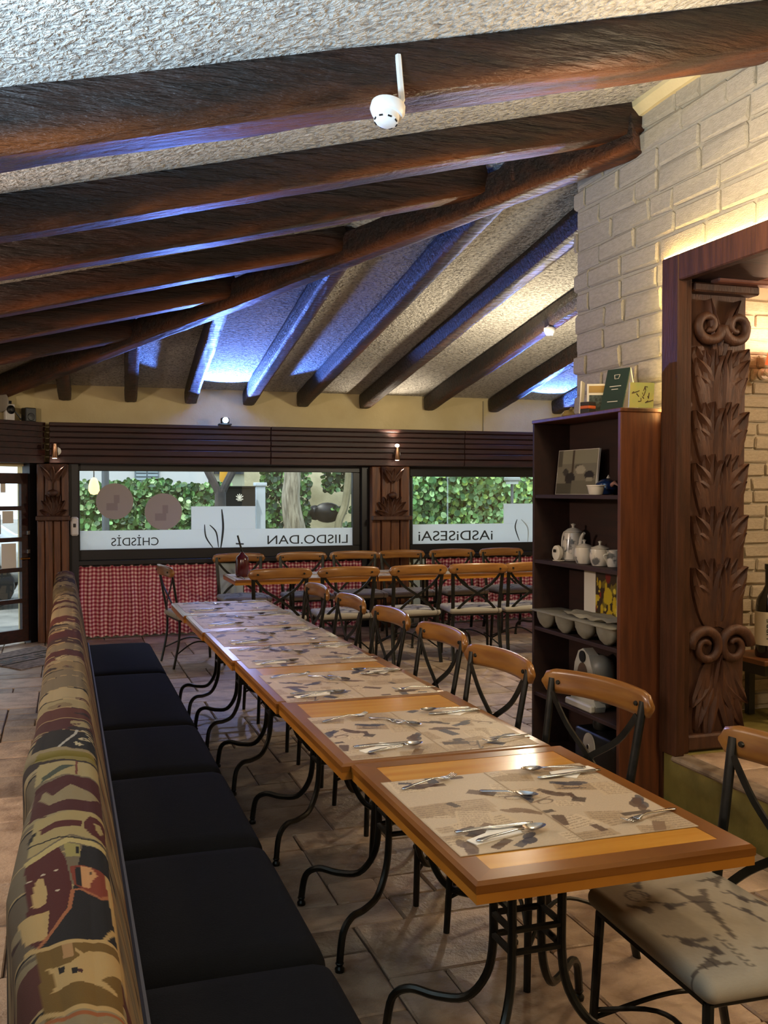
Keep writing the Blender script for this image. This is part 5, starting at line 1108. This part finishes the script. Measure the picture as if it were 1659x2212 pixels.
KP = smoothpath([Vector((c_.x, c_.y, .0135)) + Matrix.Rotation(ang, 3, 'Z') @ Vector(v) for v in ((-.42, -.13, 0), (.42, -.13, 0))], 2); MB().tube(KP, .006, 4).build('border_line', M['letter'], t)
KP = smoothpath([Vector((c_.x, c_.y, .0135)) + Matrix.Rotation(ang, 3, 'Z') @ Vector(v) for v in ((-.42, .15, 0), (.42, .15, 0))], 2); MB().tube(KP, .006, 4).build('border_line', M['letter'], t)
# ------------------------------------------------------------------ outside
gm_ = mat('street_paving', '#8a8780', .85, col2='#6e6c66', scale=3, rnd=False)
struct(MB().box((-30, 11.25, -.3), (40, 60, -.05)).build('ground', gm_), 'grey paved street outside the windows', 'ground')
def leafmat():
    m = bpy.data.materials.new('ivy_leaf'); m.use_nodes = True; nt = m.node_tree; N = nt.nodes; b = N['Principled BSDF']; a = N.new('ShaderNodeAttribute'); a.attribute_name = 'Col'; nt.links.new(a.outputs['Color'], b.inputs['Base Color']); b.inputs['Roughness'].default_value = .45; return m
LM = leafmat()
def ivy(name, label, x0, x1, y, z0, z1f, n, seed, cat='hedge', cols=('#3c6a34', '#6a9a58', '#a2c088', '#2c5030'), size=.07, dens=None):
    r = np.random.default_rng(seed); X = r.uniform(x0, x1, n); top = np.array([z1f(x) for x in X]); Z = z0 + (top - z0) * r.random(n); Y = y + .28 * np.array([noise.noise((x * 1.1, z * 1.3, seed)) for x, z in zip(X, Z)]) + .10 * np.array([noise.noise((x * 5, z * 5, seed + 4)) for x, z in zip(X, Z)]) + r.normal(0, .05, n)
    if dens: k = np.array([dens(x, z) for x, z in zip(X, Z)]); X, Y, Z = X[k], Y[k], Z[k]; n = len(X)
    S = size * r.uniform(.6, 1.35, n); sh = np.array([(0, .55), (.42, .3), (.5, -.1), (.18, -.5), (-.18, -.5), (-.5, -.1), (-.42, .3)]); k = len(sh)
    ax = r.normal(0, .45, n); az = r.uniform(0, 6.28, n); ay = r.normal(0, .6, n); px = sh[:, 0][None] * S[:, None]; pz = sh[:, 1][None] * S[:, None]
    u = px * np.cos(az)[:, None] - pz * np.sin(az)[:, None]; v = px * np.sin(az)[:, None] + pz * np.cos(az)[:, None]
    V = np.stack([X[:, None] + u * np.cos(ay)[:, None], Y[:, None] + u * np.sin(ay)[:, None] + v * np.sin(ax)[:, None] - .02, Z[:, None] + v * np.cos(ax)[:, None]], 2).reshape(-1, 3)
    ctr = np.stack([X, Y - S * .18, Z], 1); V = np.concatenate([V.reshape(n, k, 3), ctr[:, None]], 1).reshape(-1, 3); k1 = k + 1
    Fc = [(i * k1 + a, i * k1 + (a + 1) % k, i * k1 + k) for i in range(n) for a in range(k)]
    me = bpy.data.meshes.new(name); me.from_pydata(V.tolist(), [], Fc); me.materials.append(LM); pal = np.array([srgb(c) for c in cols]); C = pal[r.integers(0, len(cols), n)] * r.uniform(.6, 1.25, n)[:, None]; paint(me, np.repeat(C, k1, 0)); return tag(ob(name, me), label, cat, kind='stuff')
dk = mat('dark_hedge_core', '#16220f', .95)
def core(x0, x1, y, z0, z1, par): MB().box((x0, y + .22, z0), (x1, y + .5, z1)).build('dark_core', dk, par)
xa = lambda px, Y: P(px, 1100, Y=Y).x
zz_ = lambda py, Y: P(300, py, Y=Y).z
Y1 = 14.6
h1 = lambda x: zz_(1040, Y1) + .10 * noise.noise((x * 1.3, 2, 0)) + .06 * noise.noise((x * 5, 2, 0))
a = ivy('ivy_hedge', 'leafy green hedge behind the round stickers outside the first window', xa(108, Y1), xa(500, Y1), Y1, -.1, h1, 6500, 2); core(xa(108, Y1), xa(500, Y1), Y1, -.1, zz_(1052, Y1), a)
Y2 = 15.0
h2 = lambda x: zz_(1000, Y2) + .2 * noise.noise((x, 7, 0))
def ivd(x, z):   # dense by the post, thinning over the stone bank
    px_ = (x * math.cos(YAW) - Y2 * math.sin(YAW)) / (x * math.sin(YAW) + Y2 * math.cos(YAW)) * F + 829
    return px_ < 668 or (z > zz_(1062, Y2) + .1 * noise.noise((x * 3, 0, 1))) and px_ > 700 or (720 < px_ and z < zz_(1098, Y2) and noise.noise((x * 2, z * 3, 4)) > .0)
a = ivy('ivy_climber', 'dark ivy climbing round the tree trunk outside the first window', xa(562, Y2), xa(800, Y2), Y2, .2, h2, 4200, 5, 'ivy', ('#2c4a30', '#48703c', '#6a9450', '#243c28'), .07, ivd)
sb = mat('pale_stone_bank', '#b0a888', .9, col2='#8c8466', scale=2.2, bump=.6, bscale=8)
bk_ = MB(); nx, nz = 30, 20; V = []
for j in range(nz + 1):
    for i in range(nx + 1): x = xa(540, 15.4) + (xa(820, 15.4) - xa(540, 15.4)) * i / nx; q = j / nz; V.append((x, 15.4 + .9 * q + .2 * noise.noise((x * 2, q * 4, 0)), -.1 + 2.9 * q))
bk_.add(V, [(j * (nx + 1) + i, j * (nx + 1) + i + 1, (j + 1) * (nx + 1) + i + 1, (j + 1) * (nx + 1) + i) for j in range(nz) for i in range(nx)])
struct(bk_.build('bank_hill', sb, None, 'all'), 'pale stone bank behind the tree trunk outside', 'bank')
t = thing('stone_hole', 'black hollow in the pale bank, overgrown with a few leaves', 'hollow', (xa(706, 15.2), 15.2, zz_(1113, 15.2) + .02))
MB().lathe([(.001, 0), (.20, 0), (.23, .04), (.21, .08), (.001, .1)], (0, 0, 0), 20, sx=1.05, sy=.72).build('opening', M['blackpl'], t, 'all').matrix_local = rot('X', 90)
MB().lathe([(.001, 0), (.12, 0), (.12, .08), (.001, .1)], (-.18, 0, -.05), 16).build('side_opening', M['blackpl'], t, 'all').matrix_local = T(-.02, -.02, 0) @ rot('X', 90)
Y3 = 14.2; h3 = lambda x: 2.9
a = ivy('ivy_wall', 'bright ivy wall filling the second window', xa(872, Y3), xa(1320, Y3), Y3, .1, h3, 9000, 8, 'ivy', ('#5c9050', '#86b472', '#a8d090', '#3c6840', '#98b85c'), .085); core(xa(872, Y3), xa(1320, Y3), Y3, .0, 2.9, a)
t = thing('tree', 'pale grey ridged tree trunk outside the first window', 'tree', (xa(636, 13.9), 13.9, -.05)); pts = [(.12, 0, 0), (.06, 0, .8), (-.05, 0, 1.45), (-.02, 0, 1.9), (-.04, 0, 2.6), (-.1, 0, 3.4)]; pp = smoothpath(pts, 7)
tm = MB().tube(pp, [.17 - .0022 * i for i in range(len(pp))], 14); tm.v = [(x * 1 + .016 * math.sin(math.atan2(y, x) * 9 + z * 2), y + .016 * math.cos(math.atan2(y, x) * 7), z) for x, y, z in tm.v]
tm.build('trunk', mat('grey_bark', '#a8a08c', .9, col2='#6e6656', scale=5, stretch=(6, 6, .8), bump=.7, bscale=12), t, True); MB().tube([(-.08, 0, 2.6), (.3, .1, 3.6)], [.09, .05], 8).build('branch', mat('grey_bark_branch', '#8c8472', .9), t, True)
t = thing('tree', 'slim leaning tree at the right edge of the first window', 'tree', (xa(730, 14.7), 14.7, .9)); MB().tube(smoothpath([(0, 0, -.9), (0, 0, .1), (.12, 0, .5), (.2, 0, 1.2), (.22, 0, 1.9)], 5), .06, 8).build('trunk', mat('pale_bark', '#8c8468', .9, col2='#6c664c', scale=6), t, True)
t = thing('tree', 'dark forked trunk in front of the hedge outside the first window', 'tree', (xa(476, 13.0), 13.0, -.05)); gk = mat('dark_trunk', '#3c3a3c', .85, col2='#504c4a', scale=7, bump=.4, bscale=20); zf_ = P(476, 1062, Y=13).z
MB().tube([(0, 0, 0), (.0, 0, zf_ + .05)], [.085, .075], 10).build('trunk', gk, t, True)
for s in (-1, 1): MB().tube(smoothpath([(0, 0, zf_ - .02), (s * .07, 0, zf_ + .14), (s * .2, 0, zf_ + .42), (s * .3, 0, zf_ + .9)], 4), .052, 8).build('branch', gk, t, True)
# white house behind the hedge with a shuttered window
hw_ = mat('white_render', '#b8bab8', .8); Y4 = 19.0
hs = thing('house', 'white house wall with a grey shuttered window above the hedge', 'building', (0, 0, 0)); MB().box((xa(120, Y4), Y4, -.1), (xa(450, Y4), Y4 + 4, 5)).build('wall', hw_, hs)
wv = MB().box((xa(291, Y4), Y4 - .05, P(300, 1048, Y=Y4).z), (xa(343, Y4), Y4 + .02, P(300, 985, Y=Y4).z)).build('window', mat('shutter_grey', '#5c6c74', .6), hs)
for k in range(9): z = P(300, 1047, Y=Y4).z + k * .065; 
for s in range(2):
    xs0 = xa(294 + 25 * s, Y4); xs1 = xa(316 + 25 * s, Y4)
    for k in range(8): z = P(300, 1045, Y=Y4).z + k * .07; MB().box((xs0, Y4 - .075, z), (xs1, Y4 - .05, z + .045)).build('slat', mat('slat_grey', '#8a9aa0', .6) if (s, k) == (0, 0) else bpy.data.materials['slat_grey'], wv)
b2 = thing('building', 'pale building with a flat cream gable beyond the dark sign', 'building', (0, 0, 0)); Y5 = 21.0; MB().box((xa(455, Y5), Y5, -.1), (xa(565, Y5), Y5 + 3, 6)).build('wall', mat('cream_render', '#b8b498', .8), b2); MB().box((xa(462, Y5), Y5 - .1, P(500, 1024, Y=Y5).z), (xa(560, Y5), Y5 - .01, P(500, 1016, Y=Y5).z)).build('cornice', mat('dark_eave', '#34383c', .7), b2)
bh = thing('building', 'grey green house high above the stone bank', 'building', (0, 0, 0)); MB().box((xa(570, 24), 24, 0), (xa(900, 24), 27, 9)).build('wall', mat('greygreen_render', '#9ca89c', .8), bh); MB().box((xa(690, 24), 23.9, 1.2), (xa(735, 24), 24, 2.6)).build('window', M['winblack'], bh)
t = thing('sign_board', 'black outdoor sign board with a small white crest', 'sign', (xa(517, 14.0), 14.0, 0)); zc_ = P(517, 1074, Y=14).z; w_ = (xa(553, 14) - xa(484, 14)) / 2
MB().box((-w_, -.02, zc_ - .14), (w_, .02, zc_ + .14), b=.005).build('board', M['blackpl'], t); MB().box((-w_, -.05, zc_ + .14), (w_, .05, zc_ + .16)).build('hood', M['blackpl'], t)
mb = MB()
for k in range(5): a_ = math.radians(30 + 30 * k); mb.tube([(0, -.026, zc_ - .02), (.06 * math.cos(a_), -.026, zc_ - .02 + .07 * math.sin(a_))], .007, 5)
mb.tube([(-.05, -.026, zc_ - .03), (.05, -.026, zc_ - .03)], .009, 5); mb.tube([(-.03, -.026, zc_ - .05), (.03, -.026, zc_ - .05)], .006, 5); mb.build('crest', card, t)
for s in (-1, 1): MB().box((s * w_ * .8 - .02, -.015, -.05), (s * w_ * .8 + .02, .015, zc_ - .14)).build('post', M['blackpl'], t)
t = thing('post', 'white square post between the sign and the ivy', 'post', (xa(562, 14.2), 14.2, -.05)); MB().box((-.07, -.05, 0), (.07, .05, 1.72), b=.006).build('shaft', mat('bluish_white_paint', '#c2ccd6', .6), t); MB().box((-.09, -.07, 1.72), (.09, .07, 1.77), b=.006).build('cap', bpy.data.materials['bluish_white_paint'], t)
t = thing('parasol', 'small patch of yellow folded parasol between the forked branches', 'parasol', (xa(487, 15.8), 15.8, -.05)); MB().lathe([(.06, 1.72), (.10, 1.85), (.06, 2.3), (.02, 2.6), (.001, 2.62)], (0, 0, 0), 10).build('canopy', mat('yellow_cloth', '#d09a30', .8), t, True); MB().tube([(0, 0, 0), (0, 0, 1.8)], .02, 8).build('pole', M['steel'], t)
t = thing('street_lamp', 'grey street lamp with a flat head before the ivy wall', 'street lamp', (xa(1106, 13.2), 13.2, -.05)); zl = P(1106, 1040, Y=13.2).z + .05; MB().tube([(0, 0, 0), (0, 0, zl)], .022, 8).build('pole', mat('lamp_grey', '#4c545a', .5), t, True); MB().box((-.10, -.10, zl), (.10, .10, zl + .07), b=.02).build('head', mat('lamp_head_grey', '#8c9494', .5), t); MB().box((-.07, -.07, zl - .04), (.07, .07, zl)).build('diffuser', M['letterw'], t)
t = thing('street_pole', 'thin grey pole standing in the hedge behind the left sticker', 'pole', (xa(228, 13.9), 13.9, -.05)); MB().tube([(0, 0, 0), (0, 0, 3.2)], .05, 10).build('pole', bpy.data.materials['lamp_grey'], t, True); MB().lathe([(.001, 0), (.08, 0), (.08, .03), (.05, .05), (.001, .05)], (0, 0, 0), 12).build('base', bpy.data.materials['lamp_grey'], t)
# glowing globe added outside in place of a lamp reflection in the glass
p = P(203, 1050, Y=11.6); t = thing('reflection_globe', 'glowing yellow globe standing in for a lamp reflection in the first window', 'lamp', p); MB().lathe([(.001, -.10), (.04, -.09), (.062, -.05), (.06, .0), (.045, .06), (.025, .09), (.001, .10)], (0, 0, 0), 18).build('globe', mat('yellow_reflection_glow', '#ffd870', .5, emit=(1, .68, .2), estr=2.6), t, True); MB().tube([(0, 0, .1), (0, 0, .9), (0, -.41, .9)], .006, 6).build('added_cord', M['blackpl'], t)
# parked car and greenery seen through the door panes
cp_ = P(20, 1300, Y=14.5); t = thing('car', 'silver parked car with a red tail lamp seen through the door', 'car', (cp_.x - 1.6, 15.2, -.05), 0); cm = mat('silver_paint', '#b8bcc0', .25, metal=.3, coat=.5)
def carbody():
    st = [(-2.1, .45, .55), (-2.0, .35, .82), (-1.2, .3, .92), (-.7, .3, 1.36), (.2, .3, 1.46), (1.1, .3, 1.42), (1.65, .32, 1.02), (1.95, .35, .96), (2.05, .42, .62)]; V = []; n = 10
    for x, zb, zt in st:
        for k in range(n): a = 2 * PI * (k + .5) / n; e = .55; V.append((x, .82 * math.copysign(abs(math.cos(a)) ** e, math.cos(a)) * (1 - .12 * max(0, math.sin(a))), (zb + zt) / 2 + (zt - zb) / 2 * math.copysign(abs(math.sin(a)) ** e, math.sin(a))))
    Fc = [(i * n + k, (i + 1) * n + k, (i + 1) * n + (k + 1) % n, i * n + (k + 1) % n) for i in range(len(st) - 1) for k in range(n)] + [tuple(range(n)), tuple((len(st) - 1) * n + k for k in range(n))[::-1]]; return MB().add(V, Fc)
carbody().build('body', cm, t, 'all'); MB().box((1.98, -.75, .62), (2.07, -.5, .92), b=.02).build('tail_lamp', mat('red_lens', '#c01818', .2), t); MB().box((1.2, -.80, 1.05), (1.5, -.70, 1.32)).build('side_window', M['winblack'], t); MB().box((-.6, -.80, 1.0), (1.0, -.72, 1.34), b=.03).build('side_window', M['winblack'], t)
for x in (-1.35, 1.35):
    for s in (-1, 1): MB().lathe([(.001, -.1), (.2, -.1), (.32, -.09), (.33, 0), (.32, .09), (.2, .1), (.001, .1)], (0, 0, 0), 20).build('wheel', M['blackpl'], t, True).matrix_local = T(x, s * .74, .33) @ rot('X', 90)
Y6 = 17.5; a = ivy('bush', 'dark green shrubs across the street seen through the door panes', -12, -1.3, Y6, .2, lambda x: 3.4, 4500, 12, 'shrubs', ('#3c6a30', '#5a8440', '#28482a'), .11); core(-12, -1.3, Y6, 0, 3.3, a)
